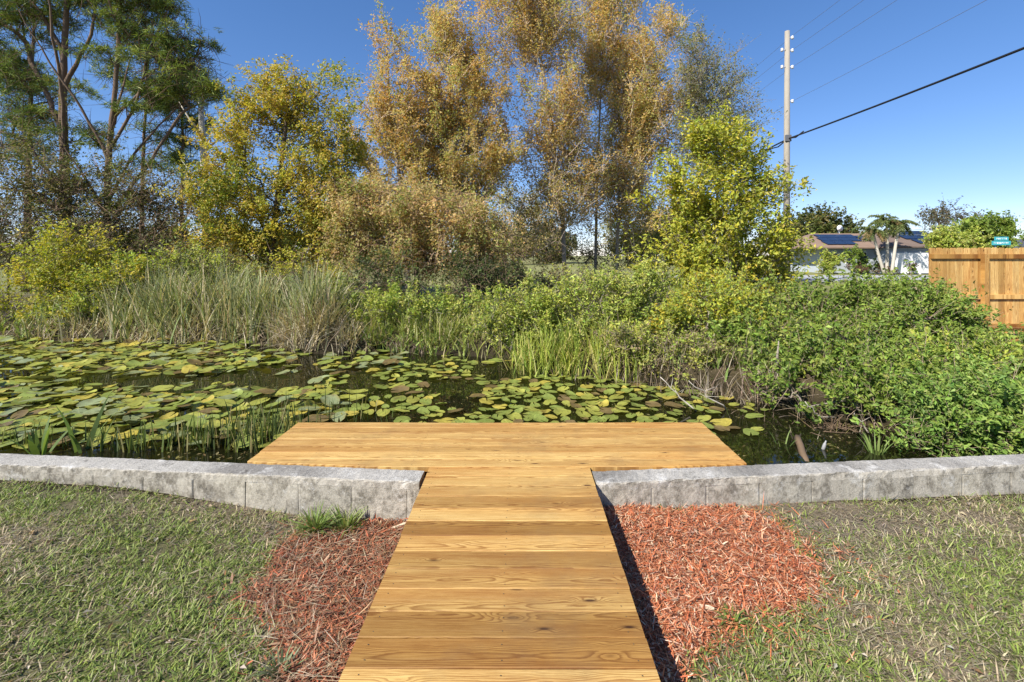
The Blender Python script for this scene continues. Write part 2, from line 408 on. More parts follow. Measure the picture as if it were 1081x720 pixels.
# ------------------------------------------------------------------ ground sheet
def axis_coords(lo, hi, step, outer):
    c = list(np.arange(lo, hi + 1e-6, step)); s = step; a, b = lo, hi
    while b < outer: s *= 1.16; b += s; c.append(b)
    s = step
    while a > -outer: s *= 1.16; a -= s; c.insert(0, a)
    return np.array(c)
xs = axis_coords(-6.5, 6.5, .055, 900); ys = axis_coords(1.2, 12.5, .055, 900)
X, Yg = np.meshgrid(xs, ys); Z = ground_z(X, Yg)
sdp = poly_sdf(X, Yg, POND); sR = poly_sdf(X, Yg, MUL_R) + (fbm(X * 4, Yg * 4, 21) - .5) * .40; sL = poly_sdf(X, Yg, MUL_L) + (fbm(X * 4, Yg * 4, 22) - .5) * .3
col = np.zeros(X.shape + (3,))
patch = fbm(X * 1.6, Yg * 1.6, 31)[..., None]
def lerp(a, b, t): return a * (1 - t) + b * t
near = lerp(np.array([.20, .19, .085]), np.array([.38, .31, .21]), np.clip((patch - .50) * 4, 0, 1))
litter = lerp(np.array([.07, .055, .03]), np.array([.17, .13, .07]), patch)
fargr = lerp(np.array([.17, .19, .06]), np.array([.30, .28, .12]), fbm(X * .15, Yg * .15, 44)[..., None])
tf = np.clip((Yg - 19) / 6, 0, 1)[..., None]; tb = np.clip((Yg - 4.2) / 1.0, 0, 1)[..., None]
col = lerp(lerp(near, litter, tb), fargr, tf)
wallsoil = np.exp(-np.maximum(0, wall_line(X) - .2 - Yg) / .22)[..., None] * (Yg < 4)[..., None]
col = lerp(col, np.array([.30, .24, .18]), np.clip(wallsoil * 1.3 * (patch + .35), 0, .9))
dry = np.exp(-(((X - 2.3) / .8) ** 2 + ((Yg - 2.95) / .35) ** 2))[..., None]
col = lerp(col, np.array([.33, .26, .20]), np.clip(dry, 0, .9))
col = lerp(col, np.array([.44, .15, .08]), np.clip(-sR / .05, 0, 1)[..., None])
col = lerp(col, np.array([.15, .06, .04]), np.clip(-sL / .06, 0, 1)[..., None])
col = lerp(col, np.array([.045, .036, .020]), np.clip((.15 - sdp) / .3, 0, 1)[..., None] * (Yg > 3.3)[..., None])
ny, nx = X.shape
ii = (np.arange(ny - 1)[:, None] * nx + np.arange(nx - 1)[None]).ravel()
mb = MB(); mb.add(np.stack([X, Yg, Z], 2).reshape(-1, 3), np.stack([ii, ii + 1, ii + nx + 1, ii + nx], 1), col.reshape(-1, 3))
tag(mb.build('ground', M['ground'], smooth=True), kind='structure')

mb = MB(); mb.add([(-45, 3.25, WATER), (9, 3.25, WATER), (9, 14, WATER), (-45, 14, WATER)], np.array([[0, 1, 2, 3]]))
tag(mb.build('pond_water', M['water']), 'dark still pond water between the lily pads', kind='structure')
# street running across in front of the far house
mb = MB(); mb.box((13, 31.5, -.2), (300, 38.5, .06)); 
M['road'] = mat_flat('pale_asphalt', (.38, .38, .38), .9, 3, .12, .2)
tag(mb.build('street', M['road']), kind='structure')

# ------------------------------------------------------------------ dock
def board(mb, x0, x1, y0, y1, z0, z1, rng, seed, axis=0, ends=True, mi=0, warp=.0012, segs=10, bev=.004, trim=None, tmin=0.):
    """one sawn board along x (axis 0), y (1) or z (2); rounded long edges; Col = (seed, across, tone)"""
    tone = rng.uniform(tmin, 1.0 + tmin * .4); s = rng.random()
    prof = [(y0, z0), (y1, z0), (y1, z1 - bev), (y1 - bev * .4, z1 - bev * .4), (y1 - bev, z1), (y0 + bev, z1), (y0 + bev * .4, z1 - bev * .4), (y0, z1 - bev)]
    k = len(prof); xs_ = np.linspace(x0, x1, segs + 1); V = []; C = []
    ph = rng.uniform(0, 6, 4)
    for x in xs_:
        t = (x - x0)
        dz = warp * math.sin(t * 2.1 + ph[0]) + warp * .6 * math.sin(t * 5 + ph[1]); dy = warp * .5 * math.sin(t * 1.7 + ph[2])
        for (a, b) in prof:
            if trim is not None: a = max(a, trim(x) + (a - y0) * .5)
            p = (x, a + dy, b + dz)
            if axis == 1: p = (p[1], p[0], p[2])
            if axis == 2: p = (p[1], p[2], p[0])
            V.append(p); C.append((s, (a - y0) / (y1 - y0), tone))
    f = []
    for i in range(segs):
        for j in range(k):
            q = [i*k+j, i*k+(j+1) % k, (i+1)*k+(j+1) % k, (i+1)*k+j]
            f.append(q)
    mb.add(V, [np.array(f), np.array([list(range(k))[::-1], [segs*k + j for j in range(k)]])], np.array(C), mi)

rng = np.random.default_rng(11)
dock = thing('wooden_dock', 'new T-shaped pine dock with a walkway crossing the concrete seawall', 'dock', (0, 3.4, 0))
BP = .1385; mb = MB(); y = PY0
sc_ = MB()
def screws(x, y0):
    for dy in (.03, .105):
        for xx in x:
            cx, cy_ = xx + rng.uniform(-.006, .006), y0 + dy + rng.uniform(-.004, .004)
            t = np.arange(8) / 8 * 2 * np.pi
            v = np.stack([cx + .0026 * np.cos(t), cy_ + .0026 * np.sin(t), np.full(8, DECK + .0022)], 1)
            sc_.add(v, np.array([list(range(8))]))
while y > .4:
    j0, j1 = rng.uniform(-.003, .003, 2)
    board(mb, DX0 + j0, DX1 + j1, y - BP + rng.uniform(.0012, .0032), y - rng.uniform(.0005, .0015), DECK - .038, DECK + rng.uniform(-.001, .001), rng, 0)
    screws((DX0 + .06, (DX0 + DX1) / 2, DX1 - .06), y - BP); y -= BP
mb.add(np.concatenate(sc_.v), np.concatenate(sc_.f), np.concatenate(sc_.c), 1); sc_ = MB()
part(mb, 'walkway_boards', [M['deck'], M['screw']], dock)
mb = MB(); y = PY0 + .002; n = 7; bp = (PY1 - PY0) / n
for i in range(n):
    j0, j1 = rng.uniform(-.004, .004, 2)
    board(mb, PX0 + j0, PX1 + j1, y + rng.uniform(.0004, .0015), y + bp - rng.uniform(.0015, .0035), DECK - .038, DECK + rng.uniform(-.001, .001), rng, 0, segs=20, tmin=.5, trim=(lambda x: float(wall_line(np.array(x))) + .004) if i == 0 else None)  # raised tone floor paints the platform's grazing sky sheen into the board colour
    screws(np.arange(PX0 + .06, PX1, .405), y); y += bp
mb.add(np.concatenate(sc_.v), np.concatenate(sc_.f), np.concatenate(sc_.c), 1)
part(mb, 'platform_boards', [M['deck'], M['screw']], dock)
zt = DECK - .0395
for x in (DX0 + .03, DX1 - .068):
    mb = MB(); board(mb, .45, 3.17, x, x + .038, -.03, zt, rng, 0, axis=1); part(mb, 'stringer', M['deck'], dock)
for y0 in (PY0 + .10, PY1 - .045):
    mb = MB(); board(mb, PX0 + .02, PX1 - .02, y0, y0 + .038, -.03, zt, rng, 0); part(mb, 'rim_joist', M['deck'], dock)
for x in (PX0 + .02, -1.1, -.2, .75, PX1 - .058):
    mb = MB(); board(mb, PY0 + .14, PY1 - .047, x, x + .038, -.03, zt, rng, 0, axis=1); part(mb, 'joist', M['deck'], dock)
for x in (PX0 + .12, -.25, PX1 - .2):
    mb = MB(); mb.box((x, PY1 - .14, -1.1), (x + .09, PY1 - .05, zt - .002), (.3, .5, .4), bev=.004); part(mb, 'support_post', M['rail'], dock)

# ------------------------------------------------------------------ seawall
def wall(x0, x1, label, seed):
    rng = np.random.default_rng(seed); root = thing('concrete_seawall', label, 'seawall', ((x0 + x1) / 2, 3.3, 0), 'low block seawall along the pond')
    body = MB(); th = .18; x = x0; step = .05; zt0 = .19
    n_all = int((x1 - x0) / .4) + 1
    edges = [x0] + list(x0 + .4 * np.arange(1, n_all)) + [x1]
    for a, b in zip(edges[:-1], edges[1:]):
        if b - a < .05: continue
        g = .0013; pts = np.concatenate([[a + g], np.linspace(a + .012, b - .012, 8), [b - g]]); tone = rng.uniform(.9, 1.05); off = rng.uniform(-.0025, .0025)
        V = []; k = 5
        for xi, xx in enumerate(pts):
            yb = wall_back(np.array(xx)); yl = wall_line(np.array(xx)) - yb; e = .003 if xi in (0, len(pts) - 1) else 0
            for (dy, z) in ((-th + e, -.6), (-th + e, -.05), (-th + e, .1365), (0, .1365), (0, -.6)):
                V.append((xx, yb + dy + (yl if dy < -.1 else 0) + off * (dy < -.1) + (rng.normal() * .0012 if z > -.5 else 0), z))
        f = [[i*k + j, (i+1)*k + j, (i+1)*k + (j+1) % k, i*k + (j+1) % k] for i in range(len(pts) - 1) for j in range(k)]
        m_ = len(pts) - 1
        body.add(V, [np.array(f), np.array([[0, 1, 2, 3, 4], [m_*k+4, m_*k+3, m_*k+2, m_*k+1, m_*k]])], (tone, tone, tone * .99))
    part(body, 'block_course', M['concrete'], root)
    cap = MB(); pts = np.arange(x0, x1 + 1e-6, .03); V = []; C = []
    prof = [(-th + .0005, .137), (-th + .0005, .176), (-th + .003, .185), (-th + .010, .190), (-.09, .191), (-.012, .190), (-.004, .186), (.001, .176), (.001, .137)]
    k = len(prof)
    for xx in pts:
        yb = wall_back(np.array(xx)); yl = wall_line(np.array(xx)) - yb
        for j, (dy, z) in enumerate(prof):
            w_ = .003 if 1 <= j <= 7 else .001
            chip = max(0, float(vnoise(np.array(xx * 6.), np.array(j * .7), seed)) - .62) * .03 if j in (1, 2, 3) else 0
            V.append((xx, yb + dy + (yl if dy < -.1 else yl * .5 if dy < -.05 else 0) + rng.normal() * w_ * .5 + chip, z + rng.normal() * w_ * .5 - chip * .5)); C.append((1, 1, 1))
    n = len(pts)
    f = [[i*k + j, (i+1)*k + j, (i+1)*k + (j+1) % k, i*k + (j+1) % k] for i in range(n - 1) for j in range(k)]
    cap.add(V, [np.array(f), np.array([list(range(k)), [(n-1)*k + j for j in range(k)][::-1]])], np.array(C))
    part(cap, 'coping', M['concrete'], root)
wall(-14, DX0 - .012, 'weathered block seawall beside the dark mulch and grass tufts', 3)
wall(DX1 + .012, 12, 'weathered block seawall beside the bright red mulch', 4)

# ------------------------------------------------------------------ lawn grass, mulch
def surf(x, y): return ground_z(x, y)
rng = np.random.default_rng(21)
def lawn():
    mb = MB(); n = 300000
    x = rng.uniform(-5.6, 5.6, n); y = rng.uniform(1.55, 3.75, n)
    keep = (np.abs(x + .01 * y) < 1.25 * y + .35) & (y < wall_line(x) - .19) & ~((x > DX0 - .01) & (x < DX1 + .06))
    x, y = x[keep], y[keep]
    sR = poly_sdf(x, y, MUL_R) + (fbm(x * 4, y * 4, 21) - .5) * .40; sL = poly_sdf(x, y, MUL_L) + (fbm(x * 4, y * 4, 22) - .5) * .3
    inm = (sR < .02) | (sL < .03)
    patch = fbm(x * 1.6, y * 1.6, 31); fine = fbm(x * 7, y * 7, 33)
    dw = wall_line(x) - .18 - y
    dens = np.clip(1.3 - np.clip((patch - .50) * 3.4, 0, .82), 0, 1) * np.clip(.25 + (fine - .28) * 2.6, .08, 1)
    dens *= np.clip(.25 + dw / .3, .1, 1)
    dry = np.exp(-(((x - 2.3) / .9) ** 2 + ((y - 3.05) / .28) ** 2)); dens *= 1 - .8 * dry
    dens[inm] = np.where(rng.random(inm.sum()) < .008, 1, 0)
    k = rng.random(len(x)) < dens; x, y, patch, fine, dry = x[k], y[k], patch[k], fine[k], dry[k]
    n = len(x); z = surf(x, y)
    az = rng.uniform(0, 2 * np.pi, n); L = rng.uniform(.025, .06, n) * (1 + .5 * (rng.random(n) < .12)); W = rng.uniform(.0035, .007, n)
    lean = rng.uniform(.5, 1.45, n); curl = rng.uniform(.1, 1.0, n)
    green = pick([(.20, .265, .055), (.27, .335, .07), (.15, .205, .045), (.35, .39, .13)], n, rng)
    tan = pick([(.54, .45, .28), (.44, .36, .22), (.56, .48, .31), (.34, .27, .17)], n, rng)
    pt = np.clip(.17 + (patch - .50) * 1.8 + dry * .5 + np.clip(.5 - fine, 0, 1) * .3, .1, .85)
    c = np.where((rng.random(n) < pt)[:, None], tan, green)
    add_blades(mb, np.stack([x, y, z - .003], 1), az, L, W, lean, curl, c, rng, 2)
    m = 110000; x = rng.uniform(-5.2, 5.2, m); y = rng.uniform(1.55, 3.7, m); sR = poly_sdf(x, y, MUL_R); sL = poly_sdf(x, y, MUL_L)
    k = (np.abs(x) < 1.25 * y + .3) & (y < wall_line(x) - .2) & ~((x > DX0 - .01) & (x < DX1 + .1)) & (sR > .02) & (sL > .0) & (rng.random(m) < np.clip(.35 + (fbm(x * 1.6, y * 1.6, 31) - .40) * 3 + np.exp(-(((x - 2.3) / .9) ** 2 + ((y - 2.95) / .4) ** 2)) * .7, .15, 1)); x, y = x[k], y[k]; m = len(x)
    add_blades(mb, np.stack([x, y, surf(x, y) + rng.uniform(.001, .012, m)], 1), rng.uniform(0, 6.28, m), rng.uniform(.015, .06, m), rng.uniform(.002, .005, m), rng.uniform(1.25, 1.6, m), rng.uniform(-.1, .5, m), pick([(.30, .24, .15), (.22, .17, .11), (.40, .33, .22), (.16, .13, .08), (.34, .30, .22)], m, rng), rng, 2)
    # straw lying flat
    m = 12000; x = rng.uniform(-5, 5, m); y = rng.uniform(1.6, 3.7, m); dw = wall_line(x) - .185 - y
    patch = fbm(x * 1.6, y * 1.6, 31); sR = poly_sdf(x, y, MUL_R)
    dry = np.exp(-(((x - 2.2) / .8) ** 2 + ((y - 2.95) / .35) ** 2))
    k = (dw > .01) & ~((x > DX0 - .03) & (x < DX1 + .1)) & (sR > 0) & (rng.random(m) < np.clip(.25 + (patch - .4) * 3 + dry + np.exp(-dw / .15) * .5, .12, 1))
    x, y = x[k], y[k]; m = len(x)
    add_blades(mb, np.stack([x, y, surf(x, y) + rng.uniform(.004, .028, m)], 1), rng.uniform(0, 6.28, m), rng.uniform(.04, .13, m), rng.uniform(.002, .0042, m), rng.uniform(1.35, 1.62, m), rng.uniform(-.1, .35, m),
               pick([(.45, .36, .24), (.36, .28, .18), (.55, .47, .35), (.25, .19, .13)], m, rng), rng, 2)
    tag(mb.build('lawn_grass', M['grass']), 'patchy green lawn grass mixed with dry straw', kind='stuff')
lawn()
def dead_leaves():
    rg = np.random.default_rng(99); n = 420; x = rg.uniform(-4.5, 4.5, n); y = rg.uniform(1.6, 3.5, n)
    k = (y < wall_line(x) - .2) & ~((x > DX0 - .04) & (x < DX1 + .04)); x, y = x[k], y[k]; n = len(x); mb = MB()
    L = rg.uniform(.018, .05, n); add_leaves(mb, np.stack([x, y, surf(x, y) + rg.uniform(.015, .035, n)], 1), L, L * rg.uniform(.35, .6, n), pick([(.36, .25, .14), (.52, .42, .28), (.24, .15, .08), (.60, .54, .44)], n, rg), rg, 3, None, .25)
    tag(mb.build('fallen_leaves', M['leaf_dry']), 'scattered small dead leaves on the lawn and mulch', kind='stuff')
dead_leaves()
def chips(poly, seed, n, pal, shift, name, label, wmul=1.0, extra=None):
    rng = np.random.default_rng(seed); pa = np.array(poly); mb = MB()
    x = rng.uniform(pa[:, 0].min() - .25, pa[:, 0].max() + .25, n * 2); y = rng.uniform(max(1.55, pa[:, 1].min()), pa[:, 1].max() + .2, n * 2)
    s = poly_sdf(x, y, poly) + (fbm(x * 4, y * 4, 21 if shift == 0 else 22) - .5) * (.40 if shift == 0 else .3)
    k = (s < rng.exponential(.035, len(x)) * (1 + 2.5 * (rng.random(len(x)) < .06)) - .015) & (y < wall_line(x) - .183) & ((x < DX0 - .006) | (x > DX1 + .004))
    x, y = x[k][:n], y[k][:n]; n = len(x)
    z = surf(x, y) + rng.random(n) ** 2 * .035 + .002 + np.clip(-s[k][:n], 0, .2) * .08
    az = rng.uniform(0, 6.28, n); L = rng.gamma(2.2, .014, n) + .010; W = rng.gamma(2.2, .0014, n) * wmul + .0016
    lean = np.pi / 2 + rng.normal(0, .28, n)
    add_blades(mb, np.stack([x, y, z], 1), az, L, W, lean, rng.normal(0, .35, n), pick(pal, n, rng, .35), rng, 2)
    if extra: extra(mb, rng, poly)
    tag(mb.build(name, M['chip']), label, kind='stuff')
chips(MUL_R, 5, 60000, [(.52, .17, .075), (.45, .13, .055), (.57, .23, .11), (.58, .32, .19), (.30, .09, .04), (.64, .45, .30), (.50, .16, .07), (.18, .07, .04)], 0, 'red_mulch', 'bright orange red shredded mulch beside the walkway')
def straw(mb, rng, poly):
    pa = np.array(poly); n = 1500; x = rng.uniform(pa[:, 0].min() - .2, DX0 - .05, n); y = rng.uniform(1.6, 3.1, n)
    s = poly_sdf(x, y, poly); k = (s < .06) & (y < wall_line(x) - .185); x, y = x[k], y[k]; n = len(x)
    add_blades(mb, np.stack([x, y, surf(x, y) + rng.uniform(.02, .06, n)], 1), rng.uniform(0, 6.28, n), rng.uniform(.05, .2, n), rng.uniform(.0018, .004, n), rng.uniform(1.3, 1.65, n), rng.normal(0, .25, n),
               pick([(.38, .28, .18), (.26, .17, .10), (.46, .37, .25), (.18, .11, .07)], n, rng), rng, 3)
chips(MUL_L, 6, 40000, [(.38, .12, .06), (.28, .085, .04), (.42, .17, .09), (.18, .07, .04), (.11, .06, .035), (.40, .26, .16), (.24, .12, .06)], 1, 'dark_mulch', 'faded dark red mulch matted with straw beside the walkway', 1.25, straw)

def tuft(px, py, z, n, L, label, pal, seed):
    rng = np.random.default_rng(seed); b = G(px, py, z); z = float(surf(np.array(b[0]), np.array(b[1]))); b[2] = z; root_r = L * .22; mb = MB()
    a = rng.uniform(0, 6.28, n); r = rng.random(n) * root_r
    base = np.stack([b[0] + r * np.cos(a), b[1] + r * np.sin(a) * .6, np.full(n, z - .01)], 1)
    add_blades(mb, base, a + rng.normal(0, .5, n), L * rng.uniform(.5, 1.1, n), rng.uniform(.006, .013, n), rng.uniform(.1, .8, n), rng.uniform(.3, 1.5, n), pick(pal, n, rng), rng, 4)
    o = mb.build('grass_tuft', M['grass'], loc=(b[0], b[1], z)); tag(o, label, 'grass tuft', 'grass tufts at the mulch edge')
GT = [(.17, .25, .05), (.22, .30, .07), (.12, .18, .04), (.30, .33, .12)]
tuft(333, 557, -.07, 150, .21, 'bright grass tuft against the seawall, farther from the walkway', GT, 1)
tuft(366, 556, -.08, 110, .21, 'bright grass tuft against the seawall, nearer the walkway', GT, 2)
tuft(296, 712, -.03, 60, .12, 'pale grey-green grass tuft at the corner of the dark mulch', [(.20, .24, .12), (.28, .30, .18), (.14, .18, .08)], 3)
tuft(772, 655, -.01, 50, .10, 'small grass tuft growing at the edge of the red mulch', GT, 4)
# cut wood scraps on the mulch
mw = mat_flat('dry_wood_scrap', (.60, .47, .33), .8, 20, .25)
def scrap(px, py, z, L, ang, W, label, name='wood_scrap', c=(1, 1, 1)):
    b = G(px, py, z); mb = MB(); pts = np.array([[t * L * math.cos(ang), t * L * math.sin(ang), .012 + .008 * math.sin(3 * t)] for t in np.linspace(-.5, .5, 5)])
    mb.tube(pts, [W * .5, W, W * .9, W, W * .4], 5, c); o = mb.build(name, mw); o.location = (float(b[0]), float(b[1]), float(surf(np.array(b[0]), np.array(b[1])) + .02)); tag(o, label, 'wood scrap')
scrap(372, 566, -.06, .11, -.6, .010, 'pale split wood scrap lying on the dark mulch')
scrap(421, 556, -.08, .16, .45, .012, 'pale peeled stick between seawall end and walkway')
scrap(744, 642, 0, .09, -.5, .010, 'pale wood splinter lying on the red mulch')
scrap(737, 585, 0, .07, .5, .006, 'dark bark splinter lying on the red mulch', c=(.25, .2, .18))

# ------------------------------------------------------------------ tree generator
def gen_tree(name, label, cat, Y, trunk, lobes, ncl, mper, lsz, pal, seed, sig=.45, mat='leaf', bark='bark_grey', tr=.12, group=None, twigs=2, twl=.6,
             yd=.8, up=.5, leafw=.5, kind='leaf', base_z=None, flat=.75, twc=(1, 1, 1), drop=0., hue=None, rt=.012, rise=.55, spl=1.0, gaps=.22, nb=0, limbs=()):
    rng = np.random.default_rng(seed); s = Y / F
    tp = np.array([P(q[0], q[1], (q[2] if len(q) > 2 else Y)) for q in trunk])
    gz = float(ground_z(np.array(tp[0, 0]), np.array(tp[0, 1]))) - .05; tp[0, 2] = min(tp[0, 2], gz) if base_z is None else base_z
    # trunk nodes
    nodes = []; par = []; 
    seg = np.linalg.norm(np.diff(tp, axis=0), axis=1); tot = seg.sum(); nn = max(3, int(tot / max(.25, Y * .022)))
    cum = np.concatenate([[0], np.cumsum(seg)])
    for i, t in enumerate(np.linspace(0, tot, nn)):
        p = np.array([np.interp(t, cum, tp[:, a]) for a in range(3)])
        if i: p[:2] += rng.normal(0, .008, 2)
        nodes.append(p); par.append(i - 1)
    ntr = len(nodes); lr = {}
    for lb in limbs:
        lp = np.array([P(q[0], q[1], (q[2] if len(q) > 2 else Y)) for q in lb]); prev = int(np.argmin(np.linalg.norm(np.array(nodes[:ntr]) - lp[0], axis=1)))
        sg_ = np.concatenate([[0], np.cumsum(np.linalg.norm(np.diff(lp, axis=0), axis=1))]); k_ = max(3, int(sg_[-1] / .4)); dy_ = rng.normal(0, .35)
        for u in np.linspace(0, 1, k_ + 1)[1:]:
            p = np.array([np.interp(u * sg_[-1], sg_, lp[:, a]) for a in range(3)]) + rng.normal(0, .02, 3); p[1] += dy_ * sg_[-1] * u * .6
            nodes.append(p); par.append(prev); prev = len(nodes) - 1; lr[prev] = tr * .42 * (1 - .8 * u)
    nlm = len(nodes)
    # clusters in the lobes
    lw = np.array([l[2] * l[3] for l in lobes], float); lw /= lw.sum(); cl = []; outd = []
    for l, wgt in zip(lobes, lw):
        Yl = l[4] if len(l) > 4 else Y; k = max(2, int(round(ncl * wgt)))
        d = unit(rng.normal(size=(k, 3))); r = rng.random(k) ** (1 / 2.3) * (1 + rng.normal(0, .10, k) + .12 * (rng.random(k) < .12))
        c = P(l[0], l[1], Yl); outd.append(d); rx, rz = l[2] * Yl / F, l[3] * Yl / F
        cl.append(c + d * r[:, None] * np.array([rx, rx * yd, rz]))
    cl = np.concatenate(cl); outd = np.concatenate(outd)
    if nb:      # upswept limbs: points along rising branches, kept where they fall inside the crown lobes
        L3 = np.array([np.concatenate([P(l[0], l[1], Y), [l[2] * Y / F, l[3] * Y / F]]) for l in lobes]); pts_, od = [], []
        tlo, thi = tp[0, 2] + .16 * (tp[-1, 2] - tp[0, 2]), tp[-1, 2] + .6
        zs = rng.uniform(tlo, thi, nb)
        for z0 in zs:
            o_ = np.array([np.interp(z0, tp[:, 2], tp[:, a]) for a in range(2)] + [z0]); az = rng.uniform(0, 6.283); tilt = rng.uniform(.4, 1.15)
            d_ = np.array([math.cos(az) * math.sin(tilt), math.sin(az) * math.sin(tilt), math.cos(tilt)]); Lb = rng.uniform(1.8, 4.8); q = o_ + d_ * .4
            for _ in range(int(Lb / .34)):
                q = q + d_ * .34 + rng.normal(0, .05, 3); d_ = unit(d_ + np.array([0, 0, .05]) + rng.normal(0, .05, 3))
                rr = (q - L3[:, :3]) / np.stack([L3[:, 3], L3[:, 3] * yd, L3[:, 4]], 1); e_ = np.min(np.linalg.norm(rr, axis=1))
                if e_ < 1.06 + rng.uniform(-.12, .26): pts_.append(q); od.append(d_ * .8)
                elif e_ > 1.6: break
        sel = rng.permutation(len(pts_))[:int(ncl * .68)]; few = rng.permutation(len(cl))[:int(ncl * .32)]
        cl = np.concatenate([np.array(pts_)[sel], cl[few]]); outd = np.concatenate([np.array(od)[sel], outd[few]])
    # thin the crown out in clumps so that sky or shade shows through
    wl = max(1.6 * sig, .3); gap = vnoise(cl[:, 0] / wl / 1.7 + 3, cl[:, 2] / wl / 1.7 + cl[:, 1] / wl * .6, seed); keep = rng.random(len(cl)) < np.clip((gap - gaps) * 6, .12, 1)
    cl = cl[keep]; outd = outd[keep]
    spd = np.repeat(outd[:, None], 3, 1) * .55 + rng.normal(0, .75, (len(cl), 3, 3)); spd[:, :, 2] += rise - drop * 1.3; spd = unit(spd) * (sig * 1.9 * spl) * rng.uniform(.6, 1.3, (len(cl), 3, 1))
    gzz = ground_z(cl[:, 0], cl[:, 1]); cl[:, 2] = np.maximum(cl[:, 2], np.maximum(gzz, WATER) + sig * .35)
    order = np.argsort(np.linalg.norm(cl - tp[-1] * .0 - np.array(nodes)[rng.integers(0, ntr)], axis=1) * .0 + np.min(np.linalg.norm(cl[:, None] - np.array(nodes)[None], axis=2), axis=1))
    tips = []
    arr = np.zeros((nlm + len(cl) * 8, 3)); arr[:nlm] = nodes; cnt = nlm
    step = max(.25, Y * .022)
    for ci in order:
        c = cl[ci]; d = c - arr[:cnt]; dist = np.linalg.norm(d, axis=1)
        hor = np.hypot(d[:, 0], d[:, 1])
        cost = dist + .9 * np.maximum(0, .45 * hor - d[:, 2]) + (np.arange(cnt) == 0) * 3 * (Y > 11)
        n0 = int(np.argmin(cost)); a = arr[n0]; L = dist[n0]; k = min(7, max(1, int(L / step)))
        prev = n0
        for j in range(1, k + 1):
            t = j / k; p = a + (c - a) * t
            p[2] += -.12 * L * math.sin(math.pi * t) * (1 if drop <= 0 else -drop)
            if j < k: p += rng.normal(0, .05 * L / k + .01, 3)
            arr[cnt] = p; par.append(prev); prev = cnt; cnt += 1
        tips.append(prev)
    par = np.array(par); cntw = np.zeros(cnt); cntw[tips] = 1
    for i in range(cnt - 1, 0, -1):
        if par[i] >= 0: cntw[par[i]] += cntw[i]
    mx = cntw[0]; rad = np.maximum(rt * Y / 20., np.minimum(tr * .5, tr * np.power(np.maximum(cntw, .5) / mx, .62)))
    hz = np.linspace(1, .75, ntr); rad[:ntr] = np.maximum(rad[:ntr], tr * np.linspace(1, .25, ntr)); rad[0] *= 1.25
    for kk_, v_ in lr.items(): rad[kk_] = max(v_, min(rad[kk_], tr * .42))
    loc = (arr[0][0], arr[0][1], arr[0][2])
    root = thing(name, label, cat, loc, group)
    tb = MB(); tb.tube(arr[:ntr], rad[:ntr], 9)
    e = np.arange(ntr, cnt); thick = rad[e] > .03 * tr / .12
    tb.frusta(arr[par[e[thick]]], arr[e[thick]], np.minimum(rad[par[e[thick]]], rad[e[thick]] * 1.35), rad[e[thick]], 6)
    if len(e[~thick]): tb.frusta(arr[par[e[~thick]]], arr[e[~thick]], np.minimum(rad[par[e[~thick]]], rad[e[~thick]] * 1.5), rad[e[~thick]], 4)
    k = len(cl)
    if twigs:
        a = np.repeat(cl, twigs, 0); dd = unit(rng.normal(size=(len(a), 3)) + np.array([0, 0, .35 - drop])) * (twl * rng.uniform(.4, 1.2, len(a)))[:, None]
        if kind == 'leaf':
            jx = np.tile(np.arange(twigs), len(cl)); sp_ = spd[np.repeat(np.arange(len(cl)), twigs), jx % 3]; dd = np.where((jx < 3)[:, None], sp_ * 1.05, dd)
        mid = a + dd * .55 + rng.normal(0, .05 * twl, a.shape)
        rr = rt * Y / 20. * .75
        tb.frusta(a, mid, rr, rr * .75, 3, twc); tb.frusta(mid, a + dd + np.array([0, 0, -.12 * twl * (1 + 2 * drop)]), rr * .75, rr * .3, 3, twc)
    part(tb, 'trunk' if tr > .05 else 'stems', M[bark], root, True)
    # foliage
    fb = MB(); m = np.maximum(3, (mper * rng.gamma(3, 1 / 3., k)).astype(int)); idx = np.repeat(np.arange(k), m); n = len(idx)
    pal = np.array(pal); hz = rng.integers(0, len(pal), k); clc = pal[hz]
    if hue is not None: clc = hue(cl, clc, rng)
    c = clc[idx] * (1 + rng.normal(0, .14, (n, 1))); mixp = pal[rng.integers(0, len(pal), n)]
    c = np.clip(np.where((rng.random(n) < .35)[:, None], mixp, c) * (1 + rng.normal(0, .06, (n, 3))), .005, .9)
    if kind == 'leaf':
        d = rng.normal(size=(n, 3)); sg = sig * rng.uniform(.7, 1.3, k)[idx]; tt = rng.random(n) ** .8
        pos = cl[idx] + spd[idx, rng.integers(0, 3, n)] * tt[:, None] + d * (sg * (.34 - .16 * tt))[:, None]
        pos[:, 2] = np.maximum(pos[:, 2], WATER + .03)
        if drop: pos[:, 2] -= drop * sig * rng.random(n) * 1.2
        L = lsz * rng.uniform(.6, 1.35, n); add_leaves(fb, pos, L, L * leafw * rng.uniform(.8, 1.2, n), c, rng, up)
    else:   # needle tufts
        nt_ = 7; ti = rng.integers(0, nt_, n); toff = rng.normal(size=(k, nt_, 3)) * sig * np.array([1, 1, .35])
        tc = cl[idx] + toff[idx, ti]; d = unit(rng.normal(size=(n, 3)) + np.array([0, 0, .35])); L = lsz * rng.uniform(.7, 1.2, n)
        add_leaves(fb, tc + d * L[:, None] * .5, L, L * leafw, c, rng, .3, None, .05, d)
        ta = np.repeat(cl, nt_, 0); tb2 = MB()
    part(fb, 'foliage' if tr <= .05 else 'crown', M[mat], root)
    return root

